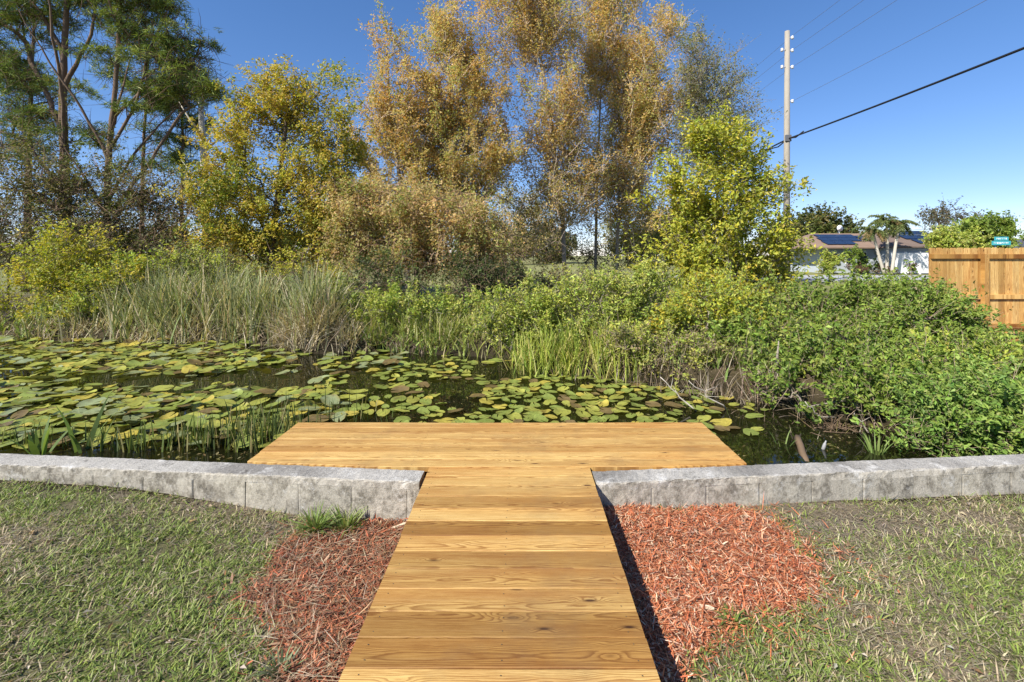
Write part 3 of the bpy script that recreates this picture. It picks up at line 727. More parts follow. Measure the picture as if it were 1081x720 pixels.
ORG = [(.66, .46, .15), (.64, .51, .19), (.54, .49, .17), (.72, .56, .24), (.44, .46, .13), (.58, .44, .18), (.60, .37, .11), (.64, .44, .16)]
OLV = [(.54, .45, .065), (.46, .42, .065), (.36, .36, .06), (.23, .27, .05), (.60, .48, .10), (.50, .36, .08)]
LIME = [(.48, .46, .05), (.41, .42, .05), (.28, .32, .045), (.56, .50, .07), (.36, .38, .06)]
GRN = [(.18, .25, .04), (.25, .33, .055), (.12, .18, .03), (.31, .38, .075), (.21, .28, .05)]
LGR = [(.36, .42, .07), (.43, .47, .08), (.27, .33, .06), (.52, .52, .12), (.38, .39, .11)]
DRK = [(.09, .11, .035), (.15, .16, .06), (.20, .18, .08), (.11, .11, .05), (.26, .22, .11)]
PIN = [(.24, .30, .07), (.17, .23, .055), (.36, .40, .09), (.12, .17, .045)]
AG = None
# --- tall autumn trees behind the pond
def two(lo, hi, split):   # greener low in the crown
    def f(cl, c, rng):
        t = np.clip((cl[:, 2] - lo) / (hi - lo) + rng.normal(0, .2, len(cl)), 0, 1)[:, None]
        return c * t + np.array(split) * (1 - t)
    return f
gen_tree('autumn_tree', 'narrow rust-orange tree, shortest of the tall orange row, rising beside the olive tree', 'tree', 20, [(432, 300), (425, 210), (412, 120), (408, 50)],
         [(410, 68, 22, 34), (403, 118, 32, 42), (414, 165, 38, 42), (420, 215, 42, 40), (392, 175, 28, 40), (385, 225, 26, 34)], 480, 125, .12, ORG, 41, .5, 'leaf_dry', nb=150, rise=1.3, spl=1.1, gaps=.26, twigs=5, twl=.8, tr=.13, twc=(2.2, 2.0, 1.8), hue=two(1.5, 6.5, (.44, .43, .12)))
gen_tree('autumn_tree', 'dense golden-orange tree with a pointed top above the drooping orange bush', 'tree', 21, [(492, 302), (486, 200), (476, 110), (468, 20)],
         [(467, 42, 24, 32), (472, 72, 36, 38), (483, 118, 42, 50), (492, 172, 45, 50), (478, 222, 45, 40), (450, 135, 22, 48)], 640, 125, .12, ORG, 42, .52, 'leaf_dry', nb=150, rise=1.3, spl=1.1, gaps=.26, twigs=5, twl=.8, tr=.15, twc=(2.2, 2.0, 1.8), hue=two(1.5, 6.5, (.44, .43, .12)))
gen_tree('autumn_tree', 'tallest thin orange tree whose dark trunk reaches bare ground, its top cut by the frame', 'tree', 23, [(597, 304), (594, 230), (582, 130), (566, 30), (560, -40)],
         [(560, -20, 46, 40), (555, 40, 46, 48), (560, 100, 48, 52), (575, 150, 44, 48), (585, 210, 52, 44), (535, 90, 24, 45), (560, 245, 50, 28), (530, 190, 28, 40), (610, 190, 26, 40)], 820, 88, .125, ORG, 43, .62, 'leaf_dry', nb=190, rise=1.3, spl=1.1, gaps=.26, twigs=5, twl=1.0, tr=.12, twc=(2.2, 2.05, 1.9), hue=two(2, 7, (.20, .18, .06)))
gen_tree('autumn_tree', 'orange-brown tree with two bare pole-like lower trunks beside open sky', 'tree', 27, [(628, 290), (630, 200), (634, 100), (640, -5)],
         [(642, 12, 30, 32), (636, 65, 40, 46), (638, 120, 42, 46), (634, 178, 38, 44), (620, 225, 34, 26), (655, 235, 30, 24)], 580, 92, .135, ORG, 44, .62, 'leaf_dry', nb=170, rise=1.3, spl=1.1, gaps=.26, twigs=5, twl=1.1, tr=.10, twc=(2.2, 2.05, 1.9))
gen_tree('autumn_tree', 'thin-leaved orange tree fading to grey-green, nearest the tall yellow-green bush', 'tree', 26, [(650, 290), (654, 200), (680, 110), (702, 40)],
         [(700, 58, 36, 36), (688, 105, 46, 48), (700, 158, 44, 44), (668, 190, 28, 40), (722, 100, 26, 36), (680, 230, 34, 24)], 580, 92, .135, ORG + [(.38, .36, .16)], 45, .62, 'leaf_dry', nb=170, rise=1.3, spl=1.1, gaps=.26, twigs=5, twl=1.1, tr=.10, twc=(2.2, 2.05, 1.9))
gen_tree('twiggy_tree', 'small pale twiggy tree filling the gap left of the bare trunk'.replace('left of', 'beside'), 'tree', 30, [(545, 288), (548, 250), (550, 215)], [(540, 225, 36, 26), (565, 245, 34, 22), (525, 255, 30, 18)], 150, 55, .15, [(.50, .46, .20), (.40, .40, .15), (.58, .48, .24), (.32, .34, .12)], 49, .6, 'leaf_dry', twigs=5, twl=1.2, tr=.10, twc=(2.4, 2.2, 2.0), rise=1.0)
gen_tree('twiggy_tree', 'small yellow-green twiggy tree just past the two bare lower trunks', 'tree', 31, [(676, 287), (676, 250), (676, 225)], [(668, 235, 30, 24), (690, 250, 30, 22), (650, 258, 20, 14), (715, 240, 26, 26)], 150, 60, .15, [(.48, .48, .13), (.38, .40, .10), (.56, .50, .18), (.30, .34, .10)], 50, .6, 'leaf_dry', twigs=5, twl=1.2, tr=.10, twc=(2.4, 2.2, 2.0), rise=1.0)
gen_tree('wispy_tree', 'wispy grey-green tree with fine open twigs next to the utility pole', 'tree', 24, [(740, 302), (742, 200), (752, 100), (758, 60)],
         [(758, 75, 28, 26), (770, 98, 30, 32), (752, 140, 38, 40), (735, 80, 28, 34), (778, 130, 22, 30)], 340, 70, .11, [(.32, .33, .15), (.24, .26, .12), (.38, .36, .17), (.20, .22, .10)], 46, .55, 'leaf_dry', nb=150, rise=1.0, spl=1.2, gaps=.34, twigs=5, twl=.9, tr=.09)
gen_tree('olive_tree', 'rounded yellow-olive tree of dense leaves between pines and orange trees', 'tree', 15, [(282, 318), (290, 230), (300, 150), (305, 100)],
         [(300, 108, 42, 34), (338, 105, 32, 32), (258, 145, 36, 40), (305, 155, 52, 48), (352, 160, 26, 46), (250, 208, 42, 44), (300, 222, 56, 50), (242, 262, 36, 28), (318, 272, 46, 32), (350, 225, 32, 40), (270, 280, 40, 26)],
         520, 190, .10, OLV, 47, .38, 'leaf', rise=.9, spl=1.15, gaps=.30, twigs=3, twl=.5, tr=.13, bark='bark_dark')
gen_tree('drooping_tree', 'low broad tree with drooping orange-tan twigs over dark green shade', 'tree', 14.5, [(440, 322), (440, 270), (445, 225)],
         [(385, 222, 36, 28), (430, 212, 42, 28), (480, 225, 44, 28), (418, 250, 44, 26), (468, 255, 48, 28), (512, 252, 34, 26), (378, 255, 28, 24), (355, 205, 22, 24)],
         400, 105, .10, [(.66, .50, .24), (.58, .47, .22), (.50, .45, .18), (.40, .40, .12), (.62, .44, .18), (.30, .33, .09)], 48, .38, 'leaf_dry', twigs=6, twl=.8, tr=.12, bark='bark_dark', twc=(4.2, 3.7, 3.2), drop=.7)
# --- pines
LP = dict(mat='needle', bark='bark_pine', kind='needle', leafw=.075, gaps=.43, twigs=5, twl=1.1, rt=.016, twc=(.8, .75, .7))
gen_tree('pine_tree', 'vine-wrapped tall pine with a thick dark trunk, its top cut by the frame', 'pine tree', 17, [(68, 300), (69, 200), (66, 100), (70, 10), (76, -80)],
         [(22, 18, 40, 22), (20, 72, 30, 18), (66, 8, 36, 20), (12, 150, 30, 18), (98, -14, 50, 24), (55, 50, 26, 16), (40, -45, 70, 28), (8, 110, 20, 14), (30, 120, 32, 12), (95, 135, 22, 9), (-25, 60, 30, 50), (40, 90, 26, 10)], 330, 110, .25, PIN, 51, .25, tr=.20, limbs=[[(69, 150), (45, 95), (25, 60), (12, 20)], [(69, 175), (88, 120), (100, 60), (112, 0)], [(68, 210), (35, 150), (8, 140)], [(70, 90), (95, 40), (104, -10)], [(69, 230), (40, 205), (0, 198), (-30, 190)], [(70, 60), (50, 20), (30, -10)]], **LP)
gen_tree('pine_tree', 'open-branched pine with long bare candelabra limbs beside the vine-wrapped trunk', 'pine tree', 16, [(112, 300), (113, 200), (116, 150), (122, 90), (130, -40)],
         [(150, 2, 50, 18), (190, 40, 30, 18), (206, 74, 26, 14), (180, 88, 28, 14), (218, 98, 20, 10), (125, 185, 26, 9), (158, 178, 28, 9), (88, 150, 24, 9), (138, 30, 30, 14), (170, 60, 28, 14), (104, 60, 20, 10), (150, 112, 22, 8), (138, 212, 24, 9), (74, 200, 22, 8), (120, -30, 60, 20)], 360, 100, .25, PIN, 52, .24, tr=.135, limbs=[[(113, 215), (130, 160), (163, 108), (203, 74)], [(115, 165), (96, 115), (76, 70), (60, 30)], [(118, 140), (112, 75), (108, 15)], [(117, 160), (142, 108), (152, 60), (172, 8)], [(112, 230), (150, 175), (184, 112), (214, 98)], [(118, 125), (150, 85), (188, 44)], [(112, 225), (88, 180), (70, 150), (66, 120)], [(112, 240), (140, 215), (150, 190)]], **LP)
gen_tree('pine_tree', 'slim young pine standing beside the bare pale snag', 'pine tree', 20, [(192, 300), (192, 200), (193, 130), (190, 70)],
         [(190, 76, 24, 14), (208, 98, 22, 10), (178, 108, 22, 10), (205, 130, 20, 9), (183, 150, 20, 8), (196, 170, 16, 7)], 130, 120, .25, PIN, 53, .28, tr=.10, **LP)
gen_tree('pine_tree', 'hazy farther pine filling the gap behind the two big trunks', 'pine tree', 23, [(28, 300), (30, 180), (34, 60), (38, -20)],
         [(30, 20, 40, 30), (12, 70, 34, 22), (52, 90, 30, 18), (20, 130, 34, 18), (45, 165, 30, 14), (-10, 160, 30, 20)], 220, 120, .30, PIN, 56, .36, tr=.17, **LP)
gen_tree('pine_tree', 'farther pine with a drooping crown seen between candelabra limbs', 'pine tree', 22, [(150, 300), (150, 200), (154, 100), (158, 40)],
         [(158, 40, 30, 20), (140, 80, 26, 14), (172, 110, 24, 12), (145, 140, 26, 12), (165, 160, 24, 10)], 150, 110, .30, PIN, 57, .34, tr=.12, **LP)
root = thing('dead_snag', 'pale bare dead trunk standing in front of the olive tree', 'dead tree', P(217, 300, 18) * np.array([1, 1, 0]))
rng = np.random.default_rng(7); tb = MB(); pts = np.array([P(218, 310, 18), P(217, 230, 18), P(215, 160, 18), P(211, 98, 18)]); tb.tube(pts, [.15, .13, .12, .08], 8)
part(tb, 'trunk', M['bark_pale'], root, True)
for h, ang, L in ((.45, .3, 1.6), (.55, 2.6, 1.4), (.7, .8, 1.5), (.8, 2.2, 1.2), (.9, 1.2, .9), (.62, -.2, 1.1)):
    a = pts[0] * (1 - h) + pts[-1] * h; tb = MB(); d = np.array([math.cos(ang), rng.uniform(-.4, .4), abs(math.sin(ang)) * .8 + .25])
    q = [a, a + d * L * .5 + [0, 0, -.05], a + d * L + [0, 0, .1]]; tb.tube(q, [.05, .035, .01], 5); part(tb, 'limb', M['bark_pale'], root, True)
# vine wrap on big pine
gen_tree('climbing_vine', 'dark leafy vine climbing the thick pine trunk', 'vine', 16.6, [(68, 300), (69, 200), (68, 130)],
         [(68, 150, 12, 30), (70, 200, 16, 34), (66, 250, 20, 34), (78, 120, 8, 20)], 70, 60, .10, DRK + [(.12, .14, .05)], 54, .28, 'leaf', twigs=3, twl=.6, tr=.03, bark='bark_dark')
gen_tree('climbing_vine', 'olive leafy vine column climbing the open-branched pine', 'vine', 15.6, [(112, 300), (113, 220), (116, 150)],
         [(115, 165, 9, 24), (118, 205, 14, 30), (122, 250, 20, 34)], 60, 60, .10, DRK + [(.16, .17, .05)], 55, .26, 'leaf', twigs=3, twl=.6, tr=.03, bark='bark_dark')
# dark understory
UN = dict(mat='leaf', bark='bark_dark', twigs=6, twl=.9, twc=(2.6, 2.3, 2.1), tr=.045, gaps=.32)
gen_tree('understory_bush', 'dark brown-green thicket at the very edge of the pines', 'bush', 15, [(8, 300), (10, 260)], [(5, 195, 38, 60), (28, 240, 40, 46), (-30, 220, 40, 70), (5, 285, 34, 26), (40, 180, 24, 30)], 190, 60, .10, DRK, 61, .42, **UN)
gen_tree('understory_bush', 'dark thicket of vines around the pine trunk bases', 'bush', 15, [(80, 300), (84, 270)], [(60, 205, 34, 42), (95, 215, 32, 40), (80, 262, 44, 32), (128, 230, 24, 40)], 170, 60, .10, DRK, 62, .40, **UN)
gen_tree('understory_bush', 'brown twiggy thicket between the slim pine and snag', 'bush', 15.5, [(165, 300), (165, 270)], [(150, 220, 30, 40), (180, 215, 30, 42), (165, 262, 46, 30), (210, 230, 26, 44)], 180, 55, .10, DRK + [(.14, .11, .06)], 63, .40, **UN)
gen_tree('understory_bush', 'shadowed green hedge bush behind the cattails, below the olive tree', 'bush', 13.5, [(255, 310), (255, 295)], [(215, 285, 40, 20), (270, 298, 44, 16), (330, 302, 40, 14), (150, 290, 40, 18)], 130, 60, .09, DRK + GRN[:2], 64, .30, **UN)
gen_tree('understory_bush', 'dark green mid-bank bush beneath the drooping orange tree', 'bush', 12.4, [(450, 335), (450, 318)], [(395, 305, 34, 24), (440, 310, 36, 24), (490, 302, 36, 24), (530, 312, 26, 18), (420, 282, 30, 20), (520, 295, 24, 16)], 190, 65, .085, [(.075, .10, .03), (.11, .14, .04), (.15, .18, .05), (.05, .06, .02)], 65, .27, **UN)
gen_tree('understory_bush', 'small bright olive bush at the foot of the olive tree', 'bush', 12.6, [(312, 312), (314, 295)], [(312, 288, 24, 20), (335, 296, 18, 12)], 60, 60, .085, OLV[:4] + LIME[:2], 66, .24, **UN)
# --- shrubs
SH = dict(bark='bark_grey', tr=.035, twigs=3, twl=.35, rise=1.0, spl=1.3)
gen_tree('yellow_shrub', 'yellow-olive shrub standing in front of dark pine thicket', 'shrub', 12, [(52, 345), (56, 300)], [(62, 272, 32, 26), (88, 262, 18, 18), (34, 300, 30, 26), (75, 305, 40, 26), (12, 325, 22, 18), (45, 328, 40, 18)], 190, 70, .085, OLV[:3] + LIME[:3], 71, .24, **SH)
gen_tree('lime_tree', 'tall bright yellow-green leafy bush in front of the utility pole', 'tree', 17, [(752, 320), (752, 280), (758, 200), (762, 160)],
         [(762, 160, 26, 24), (735, 178, 24, 28), (788, 195, 26, 28), (722, 218, 34, 32), (768, 220, 42, 34), (805, 218, 24, 30), (700, 262, 34, 28), (745, 265, 48, 34), (798, 268, 40, 34), (690, 300, 34, 22), (748, 305, 60, 24), (812, 300, 30, 22)],
         620, 100, .15, LIME, 72, .40, 'leaf', 'bark_grey', tr=.09, twigs=3, twl=.6, rise=1.4, spl=1.5, gaps=.33)
gen_tree('shrub', 'pale yellow-green shrub on the far bank above the reeds', 'shrub', 8.7, [(650, 370), (650, 330)], [(610, 322, 38, 26), (655, 312, 40, 24), (630, 345, 50, 24), (690, 322, 34, 26), (680, 350, 40, 24), (585, 345, 30, 18)], 280, 70, .062, LGR, 73, .17, **SH)
gen_tree('shrub', 'yellow-tipped shrub touching the foot of the tall lime bush', 'shrub', 8.2, [(745, 370), (748, 330)], [(730, 325, 36, 24), (768, 325, 34, 24), (745, 345, 44, 24), (710, 350, 30, 24), (785, 345, 26, 24)], 230, 75, .062, LIME[:2] + LGR[:3] + [(.42, .33, .03)], 74, .17, **SH)
gen_tree('shrub', 'loose olive-green shrub rising through the cattails near the yellow-olive shrub', 'shrub', 11.8, [(125, 345), (125, 320)], [(110, 305, 28, 20), (140, 298, 26, 18), (118, 330, 34, 18), (85, 335, 30, 18)], 150, 75, .08, OLV[:4] + LGR[:3], 83, .22, **SH)
gen_tree('shrub', 'loose grey-green shrub rising behind the thickest cattails', 'shrub', 12.2, [(195, 340), (195, 315)], [(180, 292, 26, 18), (210, 290, 28, 20), (240, 300, 26, 18), (200, 318, 34, 16)], 150, 70, .08, LGR + DRK[1:3], 84, .22, **SH)
gen_tree('shrub', 'small bright green shrub at the end of the cattails', 'shrub', 11.0, [(365, 345), (365, 330)], [(358, 322, 20, 14), (378, 330, 22, 14), (350, 338, 22, 12)], 90, 70, .07, LGR + GRN[1:2], 85, .18, **SH)
gen_tree('shrub', 'low light-green shrub at the marsh edge below the drooping orange tree', 'shrub', 10.6, [(420, 352), (422, 335)], [(385, 335, 26, 14), (420, 328, 34, 16), (460, 332, 34, 16), (500, 335, 34, 16)], 170, 70, .07, LGR + GRN[1:2], 81, .17, **SH)
gen_tree('shrub', 'scraggly yellow-green shrub between marsh grass and bright reeds', 'shrub', 9.0, [(540, 365), (542, 345)], [(530, 345, 26, 18), (560, 350, 26, 18), (555, 325, 30, 18), (590, 335, 26, 20)], 150, 65, .065, LGR, 82, .16, **SH)
gen_tree('shrub', 'tangled grey-green shrub drooping to the lily pads beside the bright reeds', 'shrub', 7.5, [(700, 395), (702, 370)], [(690, 372, 36, 20), (730, 375, 36, 22), (665, 365, 26, 18), (755, 395, 28, 20), (710, 395, 30, 14)], 190, 60, .055, LGR + [(.30, .24, .14), (.22, .2, .1)], 83, .15, bark='bark_grey', tr=.035, twigs=5, twl=.4, twc=(1.6, 1.4, 1.2))
gen_tree('understory_bush', 'dark bank brush around the bare trunk of the tallest orange tree', 'bush', 17, [(575, 312), (575, 300)], [(560, 298, 32, 12), (600, 300, 34, 12), (640, 300, 34, 14), (530, 290, 22, 14)], 110, 60, .11, DRK + OLV[2:4], 67, .35, **UN)
gen_tree('understory_bush', 'pale brush in the gap below the two bare lower trunks', 'bush', 28, [(650, 285), (650, 275)], [(610, 272, 26, 9), (650, 268, 30, 12), (690, 262, 34, 20), (580, 270, 20, 9), (545, 268, 20, 12)], 120, 45, .15, DRK + OLV[:4], 68, .6, **UN)
DG = dict(mat='leaf_gloss', bark='bark_grey', tr=.03, twigs=5, twl=.42, twc=(1.7, 1.5, 1.3), rise=1.1, spl=1.75, gaps=.40)
gen_tree('shrub', 'deep green leafy shrub overhanging the water near the yellow-tipped shrub', 'shrub', 6.6, [(820, 400), (822, 360)], [(800, 345, 42, 30, 8.6), (845, 335, 44, 32, 9.0), (815, 375, 46, 30, 7.6), (865, 380, 40, 34, 7.4), (780, 385, 26, 26, 7.4), (830, 400, 40, 18, 6.7)], 320, 80, .080, GRN + [(.26, .28, .05)], 75, .16, **DG)
gen_tree('shrub', 'deep green leafy shrub with dark hollows in the middle of the thicket', 'shrub', 7.2, [(915, 390), (918, 345)], [(900, 332, 46, 30, 8.9), (945, 330, 44, 30, 8.8), (915, 368, 52, 34, 7.6), (965, 362, 44, 34, 7.6), (870, 322, 28, 24, 9)], 320, 85, .072, GRN, 76, .15, **DG)
gen_tree('shrub', 'deep green shrub reaching up against the wooden fence', 'shrub', 7.9, [(1000, 375), (1000, 340)], [(968, 330, 26, 24), (998, 350, 30, 24), (1000, 372, 42, 24), (1040, 386, 36, 20)], 230, 85, .072, GRN + [(.2, .24, .07)], 77, .15, **DG)
gen_tree('shrub', 'low dark shrub dipping its branches into the pond edge', 'shrub', 5.8, [(905, 440), (908, 415)], [(880, 415, 46, 28), (925, 412, 44, 32), (960, 405, 40, 36), (912, 442, 36, 18), (850, 415, 28, 22), (820, 415, 26, 18, 6.2), (945, 440, 26, 20, 5.3)], 260, 85, .066, GRN, 78, .135, **DG)
gen_tree('shrub', 'mid-green shrub with fine leaves below the fence gap', 'shrub', 6.3, [(1040, 410), (1040, 385)], [(1010, 398, 36, 24), (1050, 402, 36, 24), (1085, 404, 36, 26), (1030, 424, 46, 26), (985, 420, 28, 24), (1120, 410, 40, 40)], 300, 85, .062, GRN + LGR[:2], 79, .14, **DG)
gen_tree('shrub', 'bright green low bush leaning over the seawall top', 'shrub', 4.75, [(1020, 475), (1022, 450)], [(960, 455, 22, 18, 4.7), (985, 448, 34, 24), (1030, 440, 40, 28), (1075, 435, 38, 36), (965, 468, 26, 12), (1010, 468, 40, 16), (1060, 468, 40, 18), (1120, 440, 40, 40)], 330, 90, .056, [(.19, .29, .055), (.26, .36, .07), (.14, .22, .045), (.31, .41, .10)], 80, .12, **DG)
for i, (px, py, Y, seed) in enumerate(((1170, 330, 7, 90), (1200, 420, 5.2, 91), (-60, 320, 13, 92))):
    pass

# ------------------------------------------------------------------ reeds, cattails, sedges
rng = np.random.default_rng(31)
def stand(name, label, regions, pal, L, W, n, lean=(.0, .3), curl=(.0, .7), mat='grass', tip=None, segs=4, drym=None):
    mb = MB(); wts = np.array([r[4] for r in regions], float); wts /= wts.sum()
    for r, wt in zip(regions, wts):
        k = int(n * wt); px = rng.normal(r[0], r[1] * .6, k); Y = rng.normal(r[2], r[3] * .6, k)
        cl_ = vnoise(px * .12, Y * 2.5, 5); kk = rng.random(k) < np.clip((cl_ - .2) * 2.2, .12, 1); px, Y = px[kk], Y[kk]; k = len(px)
        x = (px - VX) / F * Y; z = np.maximum(ground_z(x, Y), -.45)
        hh = L * rng.uniform(.55, 1.15, k) * (r[5] if len(r) > 5 else 1)
        add_blades(mb, np.stack([x, Y, z], 1), rng.uniform(0, 6.28, k), hh, W * rng.uniform(.7, 1.3, k), np.abs(rng.normal(0, (lean[1]), k)) + lean[0], rng.uniform(*curl, k) , pick(pal, k, rng), rng, segs, None if tip is None else pick(tip, k, rng))
    return tag(mb.build(name, M[mat]), label, kind='stuff')
CAT = [(.26, .30, .12), (.34, .37, .16), (.19, .23, .09), (.48, .45, .25), (.60, .51, .33)]
stand('cattail_vegetation', 'tall grey-green cattail blades along the far bank', [(70, 40, 11.3, .4, .35, .7), (135, 22, 11.3, .5, .9, .95), (178, 20, 11.1, .5, 1.1, 1.1), (225, 24, 11.2, .6, 1.3, 1.2), (268, 18, 11.0, .5, 1.1, 1.05), (300, 16, 10.7, .4, .7, .85), (330, 22, 10.5, .5, 1.1, 1.15), (358, 12, 10.3, .3, .4, .8)], CAT, 1.35, .024, 4300, (.0, .26), (0, 1.1))
stand('dry_reed_vegetation', 'pale dead reeds bent over at the water edge', [(335, 30, 10.0, .45, 1.6, .9), (300, 30, 10.6, .4, 1, .8), (200, 80, 10.7, .4, 1.2, .55), (80, 60, 11.0, .35, .6, .5), (360, 30, 9.9, .3, .8, .5)], [(.48, .40, .26), (.55, .47, .33), (.36, .29, .19), (.42, .37, .20)], 1.15, .018, 4200, (.1, .5), (.3, 1.7))
stand('sedge_vegetation', 'yellow-green marsh grass on the far bank', [(395, 30, 10.6, .5, 1), (440, 40, 10.2, .5, 1.6), (490, 40, 9.8, .5, 1.6), (530, 25, 9.4, .5, 1.0)], [(.30, .34, .07), (.40, .42, .10), (.22, .27, .06), (.52, .45, .24)], .55, .016, 3200, (0, .45), (.1, 1.4))
stand('reed_vegetation', 'bright green reeds in front of the pale shrub', [(560, 20, 8.2, .35, 1), (595, 25, 7.9, .3, 1.4), (635, 25, 7.7, .3, 1.2), (670, 20, 7.6, .3, .7, .8)], [(.33, .40, .06), (.42, .46, .08), (.23, .30, .055), (.52, .46, .16)], .70, .018, 1500, (0, .28), (.1, 1.0))
stand('dead_stalk_vegetation', 'brown dead stalks and brush at the shrub feet', [(20, 40, 11.0, .3, .8, .6), (400, 30, 9.8, .2, .8, .5), (775, 20, 7.1, .2, .8, .7), (700, 30, 7.2, .25, 1, .7), (750, 30, 6.7, .25, 1, .7), (790, 30, 6.3, .25, .8, .6), (840, 40, 5.8, .2, .7, .5), (890, 40, 5.3, .2, .7, .45), (640, 40, 7.5, .2, .7, .5), (470, 60, 9.5, .2, .7, .4)],
      [(.30, .23, .16), (.40, .33, .25), (.22, .16, .11), (.20, .17, .06)], .75, .010, 3600, (.1, .6), (.1, 1.4))
stand('bank_groundcover_vegetation', 'leafy green ground cover along the bank', [(770, 22, 7.3, .3, 1.1, .8), (800, 18, 7.0, .25, .7, .8), (735, 25, 7.6, .3, .8, .8), (395, 25, 9.9, .25, .9, .7), (470, 50, 9.6, .25, .9, .6), (20, 40, 11.3, .4, .8, .8), (400, 30, 11.6, .6, 1), (370, 25, 10.8, .4, 1.2), (470, 50, 11.3, .5, 1), (540, 30, 10.2, .6, 1), (570, 30, 9.2, .4, 1), (300, 60, 12.6, .5, .7), (150, 100, 12.6, .5, .7)], [(.20, .28, .07), (.27, .34, .08), (.34, .37, .12)], .40, .035, 8200, (.1, .5), (.3, 1.2), segs=3)
# emergent stems by the dock
mb = MB()
def stems(mb, n, px, py, dx, dy, L, W, pal, lean=.16):
    x0 = rng.normal(0, 1, n); qx = px + dx * x0 * .6; qy = py + rng.normal(0, dy * .6, n)
    qy = np.clip(qy, 420, 478); Y = (EYE - WATER) * F / (qy - HY); x = (qx - VX) / F * Y
    k = (Y > wall_back(x) + .04) & ~((x > PX0 - .03) & (x < PX1 + .03) & (Y < PY1 + .03)); x, Y = x[k], Y[k]; n = len(x)
    add_blades(mb, np.stack([x, Y, np.full(n, WATER - .05)], 1), rng.uniform(0, 6.28, n), L * rng.uniform(.5, 1.2, n), W * rng.uniform(.7, 1.4, n), np.abs(rng.normal(0, lean, n)), rng.uniform(-.1, .5, n), pick(pal, n, rng), rng, 4)
EM = [(.10, .14, .035), (.15, .19, .05), (.07, .10, .03), (.28, .25, .10)]
stems(mb, 240, 280, 462, 45, 14, .40, .012, EM); stems(mb, 120, 215, 470, 50, 8, .36, .013, EM); stems(mb, 70, 350, 440, 60, 10, .3, .009, EM); stems(mb, 60, 130, 474, 50, 5, .34, .014, EM); stems(mb, 50, 40, 470, 50, 6, .3, .012, EM)
tag(mb.build('emergent_vegetation', M['grass']), 'dark upright stems rising from the water beside the platform', kind='stuff')
def waterplant(px, py, label, n, L, W, seed):
    rg = np.random.default_rng(seed); b = G(px, py, WATER); mb = MB(); a = rg.uniform(0, 6.28, n)
    add_blades(mb, np.stack([b[0] + .05 * np.cos(a), b[1] + .05 * np.sin(a), np.full(n, WATER - .04)], 1), a, L * rg.uniform(.7, 1.1, n), W * rg.uniform(.8, 1.2, n), rg.uniform(.05, .5, n), rg.uniform(.1, .9, n), pick([(.17, .25, .06), (.22, .30, .08), (.13, .19, .05)], n, rg), rg, 5)
    tag(mb.build('water_plant', M['grass'], loc=b), label, 'water plant')
waterplant(42, 480, 'fan of arching green leaves in the water behind the seawall', 9, .42, .045, 1)
waterplant(88, 476, 'three tall twisted pale green leaves rising behind the seawall', 5, .62, .04, 2)
waterplant(925, 478, 'small feathery green plant in the water behind the seawall', 26, .24, .014, 3)
waterplant(826, 470, 'sparse pale sprig beside the tilted stake in the water', 7, .22, .010, 4)

# ------------------------------------------------------------------ lily pads
rng = np.random.default_rng(77)
PADC = {'green': (.23, .28, .06), 'yellow-green': (.35, .36, .07), 'grey-green': (.25, .29, .14), 'yellowing': (.46, .38, .07), 'brown': (.17, .12, .05)}
def pad_mesh(seed, colname):
    rg = np.random.default_rng(seed); n = 30; mb = MB(); a = np.linspace(.16, 2 * np.pi - .16, n); asp = rg.uniform(.66, .8)
    edge = 1 + .05 * np.sin(a * 3 + rg.uniform(0, 6)) + .03 * np.sin(a * 7 + rg.uniform(0, 6)); cup = rg.uniform(.0, .09); tw = rg.uniform(0, 6); wv = rg.uniform(.015, .06); curl = rg.uniform(.05, .38) if rg.random() < .55 else 0
    V = [(.0, 0, 0)]; base = np.array(PADC[colname]); C = [base * 1.15]
    ec = np.array([.34, .26, .06]) if rg.random() < .5 else base
    for j, rr in enumerate((.35, .7, 1.0)):
        for t, e in zip(a, edge):
            notch = .25 * math.exp(-(min(t, 2 * math.pi - t) / .35) ** 2)
            r = rr * e * (1 - notch * rr * .2)
            x = r * math.cos(t) + .12 * rr * notch; y = r * math.sin(t) * asp
            z = cup * rr * rr + wv * rr * rr * math.sin(2 * t + tw) + wv * .5 * rr * rr * math.sin(5 * t + tw) + curl * rr ** 3 * max(0, math.sin(t + tw)) ** 3
            V.append((x, y, z)); k = rr ** 4 * .55 * (.5 + .5 * math.sin(t * 2 + tw)); C.append(base * (1 - k) + ec * k)
    f3 = [[0, 1 + i, 2 + i] for i in range(n - 1)]; f4 = [[1 + j*n + i, 1 + (j+1)*n + i, 2 + (j+1)*n + i, 2 + j*n + i] for j in range(2) for i in range(n - 1)]
    mb.add(V, [np.array(f3), np.array(f4)], np.array(C)); return mb
protos = {}
for ci, cn in enumerate(PADC):
    protos[cn] = []
    for k in range(5):
        o = pad_mesh(100 + ci * 10 + k, cn).build('lily_pad', M['pad'], smooth=True); protos[cn].append(o.data); bpy.data.objects.remove(o)
